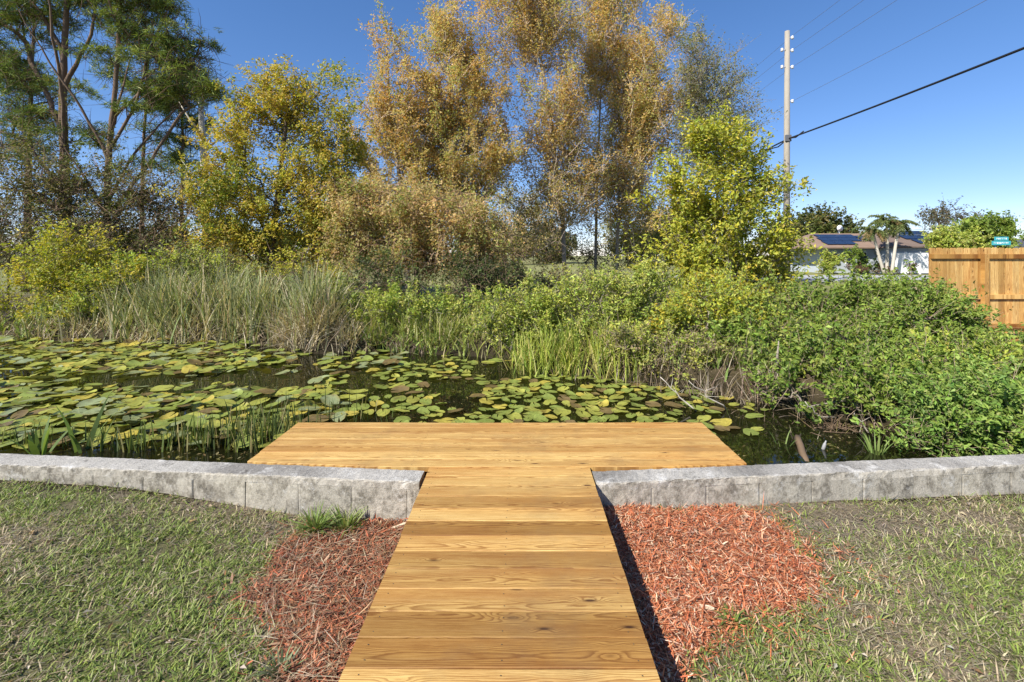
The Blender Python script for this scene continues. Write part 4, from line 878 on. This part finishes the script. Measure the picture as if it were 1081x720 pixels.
# candidate spots
def pad_density(px, py):
    d = np.zeros_like(px)
    left = np.clip((400 - px) / 60, 0, 1) * np.clip((py - 355) / 8, 0, 1) * np.clip((474 - py) / 12, 0, 1)
    d = np.maximum(d, left * .95)
    d = np.maximum(d, .9 * np.exp(-((px - 600) / 190.) ** 4) * np.exp(-((py - 418) / 38.) ** 4) * (px > 385))
    d = np.maximum(d, .7 * np.exp(-((px - 440) / 110.) ** 4) * np.exp(-((py - 395) / 26.) ** 4))
    d = np.maximum(d * np.clip((745 - px) / 60, .12, 1), .25 * ((px > 700) & (px < 800) & (py > 395) & (py < 460)))
    hole = np.exp(-(((px - 385) / 38) ** 2 + ((py - 408) / 22) ** 2)) + np.exp(-(((px - 445) / 40) ** 2 + ((py - 378) / 8) ** 2)) + np.exp(-(((px - 300) / 26) ** 2 + ((py - 402) / 7) ** 2)) + .8 * np.exp(-(((px - 255) / 30) ** 2 + ((py - 428) / 8) ** 2))
    return d * np.clip(1 - hole * 1.15, 0, 1)
cand = 60000; px = rng.uniform(-60, 830, cand); py = rng.uniform(352, 476, cand)
Yp = (EYE - WATER) * F / (py - HY); xp = (px - VX) / F * Yp
# sample uniformly over the water area
wgt = Yp ** 3 / (Yp ** 3).max(); ok = rng.random(cand) < wgt * 6
sd = poly_sdf(xp, Yp, POND)
ok &= (sd < -.12) & (Yp > wall_back(xp) + .25) & ~((xp > PX0 - .22) & (xp < PX1 + .2) & (Yp < PY1 + .16)) & (rng.random(cand) < pad_density(px, py) * np.clip((fbm(xp * 1.1, Yp * 1.1, 61) - .35) * 6, .0, 1))
px, py, xp, Yp = px[ok], py[ok], xp[ok], Yp[ok]; pads = []
occ = []
for a, b, c, d in zip(px, py, xp, Yp):
    r = rng.uniform(.062, .14)
    if occ:
        q = np.array(occ); dd = np.hypot(q[:, 0] - c, q[:, 1] - d)
        if np.any(dd < (q[:, 2] + r) * (.62 if c < -2.1 else .72)): continue
    occ.append((c, d, r)); pads.append((a, b, c, d, r))
    if len(pads) > 1500: break
pads.sort(key=lambda p: p[3]); print('PADS', len(pads))
def region_of(c, d):
    if d < 5.2 and c < PX0: return 'near the seawall beside the platform'
    if c < -2.1: return 'in the dense mat before the cattails' if d > 7 else 'in the wide mat beside the platform'
    if c < 1.0: return 'beyond the platform before the reeds'
    return 'toward the deep green shrubs'
stuffm = MB(); nind = 0
for i, (a, b, c, d, r) in enumerate(pads):
    u = rng.random(); left = c < -2.1
    cn = 'green' if u < .38 else 'yellow-green' if u < .66 else ('grey-green' if left else 'green') if u < .84 else 'yellowing' if u < .92 else 'brown'
    me = protos[cn][rng.integers(0, 5)]; rz = rng.uniform(0, 6.28); tx, ty = rng.normal(0, .07, 2)
    if left: tx += rng.uniform(-.06, .20); ty += rng.normal(0, .09)       # many of these stand a little tilted out of the water
    zz = WATER + .006 + rng.random() * .02 + (abs(tx) + abs(ty)) * r * .55 + (rng.random() * .09 if left and rng.random() < .35 else 0)
    sc3 = r * (1.15 if left else 1.05)
    if nind < 300:
        o = bpy.data.objects.new('lily_pad', me); COL.objects.link(o); o.location = (c, d, zz); o.rotation_euler = (tx, ty, rz); o.rotation_mode = 'ZXY'; o.rotation_mode = 'XYZ'; o.scale = (sc3, sc3, sc3)
        lb = f'{cn} lily pad floating {region_of(c, d)}'; tag(o, lb, 'lily pad', lb.replace('lily pad', 'lily pads')); nind += 1
    else:
        from mathutils import Euler
        mt = np.array(Euler((tx, ty, rz)).to_matrix()) * sc3; nv = len(me.vertices); v = np.zeros(nv * 3); me.vertices.foreach_get('co', v)
        v = v.reshape(-1, 3) @ mt.T + np.array([c, d, zz]); cc = np.zeros(nv * 4); me.color_attributes['Col'].data.foreach_get('color', cc)
        ls = [np.array([list(p.vertices) for p in me.polygons if len(p.vertices) == k]) for k in (3, 4)]
        stuffm.add(v, ls, cc.reshape(-1, 4)[:, :3])
if stuffm.n: tag(stuffm.build('far_lily_leaves', M['pad'], smooth=True), 'mass of far lily pads before the cattails', kind='stuff')
mb = MB(); n = 5000; qx = rng.uniform(-40, 900, n); qy = rng.uniform(356, 486, n); Yq = (EYE - WATER) * F / (qy - HY); xq = (qx - VX) / F * Yq
k = (poly_sdf(xq, Yq, POND) < 0) & (Yq > wall_back(xq) + .02) & (rng.random(n) < np.clip((fbm(xq * 2, Yq * 2, 71) - .42) * 6, .02, 1)) & ~((xq > PX0) & (xq < PX1) & (Yq < PY1)); xq, Yq = xq[k], Yq[k]; n = len(xq)
add_leaves(mb, np.stack([xq, Yq, np.full(n, WATER + .008)], 1), rng.uniform(.02, .07, n), rng.uniform(.012, .03, n), pick([(.16, .12, .05), (.25, .22, .07), (.30, .26, .12), (.10, .08, .03)], n, rng), rng, 6, None, .02)
tag(mb.build('floating_litter_leaves', M['leaf_dry']), 'small dead leaves floating between the lily pads', kind='stuff')
# a marked pad at the platform corner
o = pad_mesh(555, 'yellowing').build('lily_pad', M['pad'], smooth=True); b = G(333, 430, WATER + .03); o.location = [float(q) for q in b]; o.scale = (.2, .2, .2); o.rotation_euler = (.25, .1, 2)
tag(o, 'orange-yellow upturned lily pad closest to the platform corner', 'lily pad')

# ------------------------------------------------------------------ sticks and debris in the water
def stick(p0, p1, r0, r1, name, label, cat, mat, bend=.05, seed=0, twig=True):
    rg = np.random.default_rng(seed); t = np.linspace(0, 1, 7)[:, None]; pts = p0 * (1 - t) + p1 * t; L = np.linalg.norm(p1 - p0)
    pts[1:-1] += rg.normal(0, bend * L * .35, (5, 3)); mb = MB(); mb.tube(pts, np.linspace(r0, r1, 7), 6)
    if twig:
        for k in (2, 3, 4):
            d = rg.normal(0, 1, 3); d[2] = abs(d[2]) * .6; d = d / np.linalg.norm(d) * L * .3; mb.tube([pts[k], pts[k] + d * .6, pts[k] + d], [r1 * .8, r1 * .6, r1 * .3], 4)
    loc = pts[0]; o = mb.build(name, mat, smooth=True, loc=loc); tag(o, label, cat)
mp = mat_flat('bleached_wood', (.52, .46, .38), .85, 30, .3); mst = mat_flat('wet_stake', (.15, .10, .06), .8, 12, .35)
stick(G(852, 490, WATER - .03), G(842, 462, WATER + .05), .035, .038, 'wooden_stake', 'tilted brown wooden stake broken off in the water', 'stake', mst, .02, 1, False)
stick(G(735, 434, WATER), P(697, 398, 6.0), .012, .005, 'fallen_branch', 'bleached curved branch over the lily pads', 'branch', mp, .10, 2)
stick(G(766, 432, WATER), P(727, 402, 5.9), .011, .004, 'fallen_branch', 'bleached thin branch leaning toward the brush', 'branch', mp, .06, 3)
stick(G(872, 447, WATER), P(850, 424, 5.4), .012, .005, 'fallen_branch', 'pale forked branch rising from dead brush clump', 'branch', mp, .08, 4)
stick(G(918, 458, WATER), P(902, 436, 5.1), .009, .003, 'fallen_branch', 'thin bent twig by the low dark shrub', 'branch', mp, .12, 5)
stick(G(378, 352, WATER), P(425, 358, 10.1), .03, .012, 'fallen_branch', 'pale branch lying across the marsh grass edge', 'branch', mp, .04, 6)
stick(G(225, 358, WATER + .03), G(262, 360, WATER + .05), .10, .07, 'driftwood_log', 'brown floating log at the cattail foot', 'log', mst, .03, 7, False)
rb = thing('debris_clump', 'tangle of dead twigs in the shallow water', 'debris', G(885, 452, WATER)); mbx = MB(); rg = np.random.default_rng(9)
c0 = G(885, 452, WATER); a = c0 + rg.normal(0, 1, (90, 3)) * [.16, .12, .02]; d = unit(rg.normal(size=(90, 3)) * [1, 1, .5] + [0, 0, .3]) * rg.uniform(.08, .28, (90, 1)); mbx.frusta(a, a + d, .005, .002, 4)
tag(part(mbx, 'dead_twigs', mst, rb), kind='stuff')
wb = MB(); c1 = G(869, 474, WATER); wb.tube(np.array([[0, 0, -.04], [.0, .0, .03], [.0, 0, .06], [0, 0, .075], [0, 0, .095]]), [.018, .018, .015, .008, .007], 10)
o = wb.build('plastic_bottle', mat_flat('pale_plastic', (.30, .30, .30), .5), smooth=True); o.location = [float(q) for q in c1]; o.rotation_euler = (.1, .25, 0); tag(o, 'small pale bottle bobbing upright near the stake', 'bottle')

# ------------------------------------------------------------------ wooden fence
FY = 9.2; fx0 = (981 - VX) / F * FY; rng = np.random.default_rng(8); ft = EYE + (HY - 261.5) / F * FY; fb = EYE - (352 - HY) / F * FY
fence = thing('wooden_fence', 'new pine privacy fence with dog-eared pickets', 'fence', (fx0, FY, 0))
mb = MB(); x = fx0
while x < fx0 + 7.5:
    wd = .139; tone = rng.uniform(.1, .9); s = rng.random(); zt = ft + rng.uniform(-.008, .006); ear = .028
    V = []; 
    prof = [(0, fb), (wd - .004, fb), (wd - .004, zt - ear), (wd - .004 - ear, zt), (ear, zt), (0, zt - ear)]
    for yy in (FY, FY + .016):
        V += [(x + a, yy + rng.normal() * .0005, b) for a, b in prof]
    C = [(s, a / wd, tone) for a, b in prof] * 2
    f = [[i, (i+1) % 6, 6 + (i+1) % 6, 6 + i] for i in range(6)]
    mb.add(V, [np.array([[0, 1, 2, 3, 4, 5], [11, 10, 9, 8, 7, 6]]), np.array(f)], np.array(C)); x += wd + rng.uniform(.0, .003)
part(mb, 'picket_panel', M['picket'], fence)
for zc in (ft - .175, ft - .99, ft - 1.58):
    mb = MB(); board(mb, fx0 + .02, fx0 + 7.4, FY - .042, FY - .003, zc - .045, zc + .045, rng, 0, bev=.003); part(mb, 'rail', M['rail'], fence)
for pxp in (1035,):
    xc = (pxp - VX) / F * FY
    for q in (0, 2.44, 4.88):
        mb = MB(); board(mb, -.5, ft - .13, xc + q - .045, xc + q + .045, FY - .135, FY - .045, rng, 0, axis=2, bev=.003); part(mb, 'post', M['picket'], fence)
mb = MB(); board(mb, fx0 + .02, fx0 + 7.4, FY - .02, FY + .018, .02, .13, rng, 0); part(mb, 'kickboard', M['rail'], fence)
chips([(8.3, 8.3), (16, 8.3), (16, 9.6), (8.3, 9.6)], 15, 9000, [(.46, .125, .055), (.40, .10, .045), (.50, .22, .13)], 0, 'fence_mulch_litter', 'red mulch strip under the wooden fence', 3) if False else None
mb = MB(); rgx = np.random.default_rng(4); n = 6000; x = rgx.uniform(8.6, 13, n); y = rgx.uniform(8.2, 9.6, n)
add_blades(mb, np.stack([x, y, ground_z(x, y) + rgx.random(n) * .06], 1), rgx.uniform(0, 6.28, n), rgx.uniform(.05, .14, n), rgx.uniform(.01, .025, n), np.pi / 2 + rgx.normal(0, .25, n), rgx.normal(0, .3, n), pick([(.46, .125, .055), (.40, .10, .045), (.50, .22, .13)], n, rgx, .3), rgx, 2)
tag(mb.build('fence_mulch', M['chip']), 'red mulch strip under the wooden fence', kind='stuff')

# ------------------------------------------------------------------ utility pole and wires
UY = 26.0; ux = (830.5 - VX) / F * UY; up_t = EYE + (HY - 33) / F * UY
mpole = mat_bark('weathered_pole', (.20, .18, .15), (.36, .33, .29), 3); mins = mat_flat('insulator_porcelain', (.62, .62, .64), .25); mwire = mat_flat('wire_dull', (.13, .135, .15), .6); mcab = mat_flat('cable_black', (.015, .015, .018), .5)
pole = thing('utility_pole', 'weathered grey wooden utility pole rising behind the yellow-green bush', 'utility pole', (ux, UY, 0))
mb = MB(); mb.tube([(ux, UY, -.3), (ux, UY, 6), (ux + .03, UY, up_t)], [.19, .165, .13], 12); part(mb, 'shaft', mpole, pole, True)
att = [(836, 40, 1), (825, 53, -1), (836, 53.5, 1), (825, 71, -1), (836, 71, 1), (836, 107, 1)]
for pxa, pya, sd_ in att:
    p = P(pxa, pya, UY); p[1] = UY - .05; mb = MB(); a = np.array([ux + .1 * sd_, UY - .05, p[2]]); mb.tube([a, p], [.025, .025], 6)
    mb.tube([p + [0, 0, -.1], p + [0, 0, -.05], p, p + [0, 0, .06], p + [0, 0, .1]], [.05, .09, .055, .08, .03], 8); part(mb, 'insulator', mins, pole, True)
mb = MB(); mb.box((ux - .16, UY - .2, P(0, 150, UY)[2]), (ux + .16, UY - .1, P(0, 143, UY)[2]), bev=.02); part(mb, 'cable_clamp', mwire, pole)
def wire(pp, r, label, dz_end, mat, sag=.35, lash=False, xe=0.):
    p = P(pp[0], pp[1], UY); a = np.array([p[0], -12., p[2] + dz_end]); a[0] += xe; pts = []
    for t in np.linspace(0, 1, 25): q = a * (1 - t) + np.array([p[0], UY - .1, p[2]]) * t; q[2] -= sag * 4 * t * (1 - t); pts.append(q)
    for t in np.linspace(0.05, 1, 16): q = np.array([p[0], UY - .1, p[2]]) * (1 - t) + np.array([p[0], 66., p[2]]) * t; q[2] -= sag * 4 * t * (1 - t); pts.append(q)
    mb = MB(); mb.tube(pts, r, 5)
    if lash:
        q = np.array([p[0], UY, p[2]]); mb.tube([q + [0, -1.5, .05], q + [0, -.8, -.10], q + [0, -.1, .02], q + [0, .9, -.22], q + [0, 2.0, -.12], q + [0, 3., -.10]], .035, 6)
        mb.tube([q + [0, 1.6, -.12], q + [0, 2.6, -.10]], .09, 8)
    o = mb.build('overhead_wire', mat, smooth=True, loc=(p[0], UY, p[2])); tag(o, label, 'power line')
wire((836, 38), .008, 'topmost thin power line at the head of the utility pole', 0, mwire)
wire((836, 53), .008, 'second thin power line below the pole head', 0, mwire)
wire((836, 71), .008, 'third thin power line below the pole head', 0, mwire)
wire((836, 107), .008, 'single thin power line halfway between thin trio and thick cable', 0, mwire)
wire((831, 147), .045, 'thick black lashed communication cable, lowest on the pole', .0, mcab, .4, True)

# ------------------------------------------------------------------ far house
mroof = mat_flat('brown_shingle', (.24, .165, .12), .9, 1.2, .22, .2); mroof2 = mat_flat('brown_shingle_dark', (.17, .125, .10), .9, 1.5, .25, .2)
mblue = mat_flat('blue_grey_stucco', (.42, .46, .50), .85, 3, .1); mwhite = mat_flat('white_vinyl', (.80, .80, .80), .5, 2, .04); mglass = mat_flat('dark_glass', (.03, .035, .045), .1, 2, .2, .6); mpanel = mat_flat('solar_cell', (.012, .018, .04), .25, 2, .3, .5); mtrim = mat_flat('white_trim', (.72, .72, .70), .6, 4, .06)
def Xp(px, Y): return (px - VX) / F * Y
house = thing('ranch_house', 'blue-grey ranch house with brown roof and solar panels', 'house', (Xp(915, 47), 47, 0))
HYF = 46.2; xa, xb = Xp(866, HYF), Xp(990, HYF)
mb = MB(); mb.box((xa, HYF, -.1), (xb, HYF + 8, 2.45)); part(mb, 'wall', mblue, house)
def hip(mb, x0, x1, y0, y1, ze, zr, inl, inr, th=.12):
    ym = (y0 + y1) / 2; V = [(x0, y0, ze), (x1, y0, ze), (x1, y1, ze), (x0, y1, ze), (x0 + inl, ym, zr), (x1 - inr, ym, zr)]
    V2 = [(a, b, c - th) for a, b, c in V[:4]]
    mb.add(V + V2, [np.array([[0, 1, 5, 4], [2, 3, 4, 5], [0, 6, 7, 1], [1, 7, 8, 2], [2, 8, 9, 3], [3, 9, 6, 0], [9, 8, 7, 6]]), np.array([[1, 2, 5], [3, 0, 4]])])
za, zr = 2.55, 4.15; ra0, ra1 = Xp(856, 45.4), Xp(925, 45.4)
mb = MB(); hip(mb, ra0, ra1 + 4.0, 45.4, 55, za, zr, 3.2, .6); part(mb, 'roof', mroof, house)
rb0, rb1 = Xp(938, 44), Xp(994, 44)
mb = MB(); hip(mb, rb0, rb1, 43.4, 53.5, 2.6, 4.5, 1.8, 2.6); part(mb, 'roof', mroof2, house)
mb = MB(); mb.box((rb0 + .5, 44.2, -.1), (rb1 - .5, 46.1, 2.46)); part(mb, 'wing_wall', mblue, house)
for (x0, x1, z0, z1) in ((878, 884, .9, 1.9), (893, 900, .9, 2.0), (907, 914, .7, 2.0)):
    a, b = Xp(x0, HYF), Xp(x1, HYF); mb = MB(); mb.box((a - .08, HYF - .06, z0 - .08), (b + .08, HYF - .004, z1 + .08), bev=.01); fo = part(mb, 'window', mtrim, house)
    mb = MB(); mb.box((a, HYF - .075, z0), (b, HYF - .063, z1)); part(mb, 'pane', mglass, fo)
a, b = Xp(927, HYF), Xp(932, HYF); mb = MB(); mb.box((a, HYF - .05, -.05), (b, HYF - .004, 2.1), bev=.01); part(mb, 'door', mat_flat('dark_door', (.06, .04, .035), .5), house)
def panel_on(x, t, y0, ym, ze, zr, w=1.0, l=1.55):
    """panel on a front roof slope, t = start along the slope 0..1"""
    d = np.array([0, ym - y0, zr - ze]); Ls = np.linalg.norm(d); d /= Ls; nrm = np.array([0, -d[2], d[1]])
    o = np.array([x, y0, ze]) + d * (t * Ls) + nrm * .07; mb = MB(); q = [o, o + [w, 0, 0], o + [w, 0, 0] + d * l, o + d * l]
    V = q + [p + nrm * .04 for p in q]; mb.add(V, np.array([[3, 2, 1, 0], [4, 5, 6, 7], [0, 1, 5, 4], [1, 2, 6, 5], [2, 3, 7, 6], [3, 0, 4, 7]])); part(mb, 'solar_panel', mpanel, house)
ymA = (45.4 + 55) / 2
for r_, (x0, k) in enumerate(((867.5, 3), (870, 4), (874, 4))):
    for j in range(k): panel_on(Xp(x0, 47) + j * 1.04 - (0), .14 + r_ * .24, 45.4, ymA, za, zr, 1.0, 1.15)
for j in range(4): panel_on(Xp(915, 47) + j * 1.04, .5, 45.4, ymA, za, zr, 1.0, 1.3)
for r_ in range(3):
    for j in range(4): panel_on(Xp(962, 45) + j * 1.04 - r_ * .3, .12 + r_ * .25, 43.4, (43.4 + 53.5) / 2, 2.6, 4.5, 1.0, 1.2)
mb = MB(); p = P(886, 241, 52); mb.tube([(p[0], 52, zr - .3), (p[0], 52, p[2])], [.03, .03], 6); t = np.arange(10) / 10 * 6.283
mb.tube([p + [0, -.12, 0], p + [0, -.06, 0], p + [0, .06, 0]], [.36, .30, .08], 12); part(mb, 'satellite_dish', mwhite, house, True)
vf = thing('vinyl_fence', 'white solid vinyl fence in front of the ranch house', 'fence', (Xp(960, 43), 43, 0))
mb = MB(); x = Xp(941, 43); 
while x < Xp(990, 43): mb.box((x, 43, .05), (x + .148, 43.03, 1.98)); x += .15
part(mb, 'panel', mwhite, vf)
for i in range(4): 
    xx = Xp(941, 43) + i * 1.35; mb = MB(); mb.box((xx - .06, 42.93, -.1), (xx + .06, 43.05, 2.08), bev=.01); part(mb, 'post', mwhite, vf)
house2 = thing('slate_roof_house', 'dark roofed house peeking over the wooden fence', 'house', (Xp(1100, 50), 52, 0))
mb = MB(); mb.box((Xp(1076, 50), 50.5, -.1), (Xp(1160, 50), 57, 2.3)); part(mb, 'wall', mblue, house2)
mb = MB(); hip(mb, Xp(1066, 50), Xp(1170, 50), 49.8, 58, 2.4, 3.7, 1.0, 1.0); part(mb, 'roof', mat_flat('slate_roof', (.07, .075, .10), .8, 2, .2), house2)
# teal street name sign behind the fence
st = thing('street_sign', 'teal street name sign showing above the wooden fence', 'street sign', (Xp(1057, 20), 20, 0))
mteal = mat_flat('teal_sign_face', (.05, .38, .42), .4, 6, .1); mlet = mat_flat('sign_letter_white', (.80, .85, .85), .5)
mb = MB(); mb.tube([(Xp(1052, 20), 20.05, -.1), (Xp(1052, 20), 20.05, EYE + .45)], .03, 8); part(mb, 'post', mat_flat('galvanised_post', (.4, .4, .42), .5), st, True)
for k, (x0, x1, y0, y1) in enumerate(((1049, 1064, 250, 254), (1046, 1066, 254.4, 258.8))):
    a, b = P(x0, y1, 20), P(x1, y0, 20); mb = MB(); mb.box((a[0], 19.97 - .012 * k, a[2]), (b[0], 19.98 - .012 * k, b[2]), bev=.002); fo = part(mb, 'name_plate', mteal, st)
    mb = MB(); rg = np.random.default_rng(k); x = a[0] + .09; h = b[2] - a[2]
    while x < b[0] - .12:
        wv_ = rg.uniform(.03, .055); mb.box((x, 19.964 - .012 * k, a[2] + h * .3), (x + .012, 19.967 - .012 * k, a[2] + h * .72)); mb.box((x + .013, 19.964 - .012 * k, a[2] + h * rg.choice([.3, .5, .62])), (x + wv_, 19.967 - .012 * k, a[2] + h * .72)); x += wv_ + .025
    part(mb, 'lettering', mlet, fo)

# ------------------------------------------------------------------ palms and garden at the far house
def palm(trunk, crown_r, Y, label, seed, nf=16):
    rg = np.random.default_rng(seed); tp = np.array([P(a, b, Y) for a, b in trunk]); tp[0, 2] = -.1
    root = thing('palm_tree', label, 'palm tree', (tp[0][0], tp[0][1], 0), 'palms in front of the ranch house')
    t = np.linspace(0, 1, 8); pts = np.stack([np.interp(t, np.linspace(0, 1, len(tp)), tp[:, a]) for a in range(3)], 1)
    mb = MB(); mb.tube(pts, np.linspace(.15, .10, 8), 8); part(mb, 'trunk', M['bark_pale'], root, True)
    fb = MB(); top = pts[-1]
    for i in range(nf):
        az = i / nf * 6.283 + rg.normal(0, .2); el_ = rg.uniform(-.2, 1.2); Lf = crown_r * rg.uniform(.8, 1.15); d = np.array([math.cos(az) * math.cos(el_), math.sin(az) * math.cos(el_), math.sin(el_)]); p = top.copy(); spine = [p.copy()]
        for s_ in range(9): d = unit(d + np.array([0, 0, -.17])); p = p + d * Lf / 9; spine.append(p.copy())
        spine = np.array(spine); fb.tube(spine, np.linspace(.03, .008, 10), 4, (.22, .24, .08))
        tt = rg.random(70) * 8.99; i0 = tt.astype(int); base = spine[i0] + (spine[i0 + 1] - spine[i0]) * (tt - i0)[:, None]
        side = unit(np.cross(spine[i0 + 1] - spine[i0], np.array([0, 0, 1.]))) * np.where(rg.random(70) < .5, 1, -1)[:, None]; ax = unit(side + np.array([0, 0, -.5]) + unit(spine[i0 + 1] - spine[i0]) * .5)
        Ll = np.full(70, crown_r * .33); c = pick([(.16, .20, .06), (.24, .26, .09), (.12, .16, .05)] if rg.random() < .8 else [(.36, .26, .12)], 70, rg); add_leaves(fb, base + ax * Ll[:, None] * .5, Ll, Ll * .16, c, rg, .3, None, .05, ax)
    part(fb, 'crown', M['leaf'], root)
palm([(934, 288), (927, 268), (921, 243)], 1.45, 42, 'palm with a strongly leaning slender trunk, shortest of the house palms', 1)
palm([(936, 287), (937, 262), (936, 234)], 1.5, 42.3, 'upright middle palm in front of the ranch house door', 2)
palm([(941, 287), (945, 262), (949, 236)], 1.5, 41.7, 'palm leaning toward the white vinyl fence', 3)
FS = dict(bark='bark_dark', tr=.045, twigs=1, twl=.4)
gen_tree('garden_shrub', 'rounded green shrub in front of the ranch house wall', 'shrub', 44, [(880, 288), (880, 280)], [(880, 272, 9, 5), (876, 277, 6, 5), (870, 282, 9, 5)], 40, 60, .22, LGR, 121, .4, **FS)
gen_tree('garden_shrub', 'small spreading palm-like shrub by the ranch house window', 'shrub', 44, [(904, 288), (904, 280)], [(904, 270, 7, 5), (902, 280, 7, 5), (915, 281, 9, 4)], 30, 60, .22, GRN, 122, .4, **FS)
gen_tree('garden_shrub', 'small dark red shrub against the white vinyl fence', 'shrub', 42.4, [(960, 287), (960, 284)], [(960, 282, 5, 4.5)], 16, 60, .18, [(.16, .06, .05), (.11, .05, .04), (.2, .09, .06)], 123, .25, **FS)
gen_tree('garden_shrub', 'low brown flower bed hedge under the palms', 'shrub', 42.8, [(925, 288), (925, 286)], [(910, 285, 14, 2.2), (932, 285, 14, 2.2)], 40, 50, .16, [(.16, .09, .06), (.12, .10, .05), (.2, .12, .08)], 124, .25, **FS)
gen_tree('spreading_tree', 'rounded dark green tree spreading behind the ranch house', 'tree', 66, [(868, 283), (868, 262), (868, 245)], [(868, 236, 26, 12), (848, 246, 24, 14), (890, 243, 18, 12), (830, 252, 22, 16), (868, 252, 30, 12), (905, 250, 12, 8)], 240, 75, .42, [(.11, .13, .03), (.16, .17, .04), (.20, .17, .05), (.08, .10, .03)], 125, .8, tr=.3, bark='bark_dark', twigs=1, twl=.8)
gen_tree('bare_tree', 'greyish half-bare tree rising behind the wooden fence end', 'tree', 40, [(998, 285), (998, 262), (994, 240)], [(988, 232, 14, 14), (1010, 228, 20, 12), (998, 245, 18, 10), (1025, 232, 14, 10)], 70, 35, .22, [(.15, .15, .08), (.10, .10, .05), (.18, .15, .09)], 126, .6, tr=.15, bark='bark_dark', twigs=5, twl=.9)
gen_tree('broadleaf_tree', 'dense green tree behind the teal street sign', 'tree', 30, [(1040, 290), (1040, 270), (1040, 255)], [(1040, 245, 24, 14), (1020, 250, 18, 12), (1060, 246, 14, 12), (1040, 260, 30, 12)], 130, 80, .2, GRN, 127, .42, tr=.14, bark='bark_dark', twigs=1, twl=.4)
gen_tree('broadleaf_tree', 'light green bushy tree behind the left fence end'.replace('left fence end', 'end picket of the wooden fence'), 'tree', 28, [(1005, 288), (1005, 270)], [(1003, 257, 20, 10), (985, 258, 10, 6), (1022, 262, 16, 10)], 70, 70, .2, LGR, 128, .4, tr=.1, bark='bark_dark', twigs=1, twl=.4)
# distant tree row: two kinds, copied
def far_src(name, label, px, Y, seed, pal):
    return gen_tree(name, label, 'tree', Y, [(px, HY + EYE * F / Y), (px, HY - 5), (px, HY - 14)], [(px, HY - 20, 20, 12), (px - 16, HY - 10, 16, 12), (px + 16, HY - 10, 16, 12), (px, HY - 4, 28, 10)], 130, 60, .55, pal, seed, 1.2, tr=.35, bark='bark_dark', twigs=1, twl=1.2, group='distant trees past the street')
def copy_thing(r, loc, sc, label):
    o = r.copy(); COL.objects.link(o); o.location = loc; o.scale = (sc, sc, sc); o['label'] = label; o.rotation_euler = (0, 0, random.uniform(0, 6.28))
    for ch in r.children:
        c = ch.copy(); COL.objects.link(c); c.parent = o
FD = [(.07, .085, .03), (.10, .11, .04), (.13, .12, .05), (.17, .14, .06)]
f1 = far_src('distant_tree', 'hazy distant tree in the row past the street', 575, 95, 131, FD); f2 = far_src('distant_tree', 'hazy distant tree in the row past the street', 708, 90, 132, FD)
for i in range(15):
    pxx = -20 + i * 52 + random.uniform(-14, 14); Yx = random.uniform(80, 118)
    copy_thing((f1, f2)[i % 2], ((pxx - VX) / F * Yx, Yx, -.1), random.uniform(.75, 1.15), 'hazy distant tree in the row past the street')
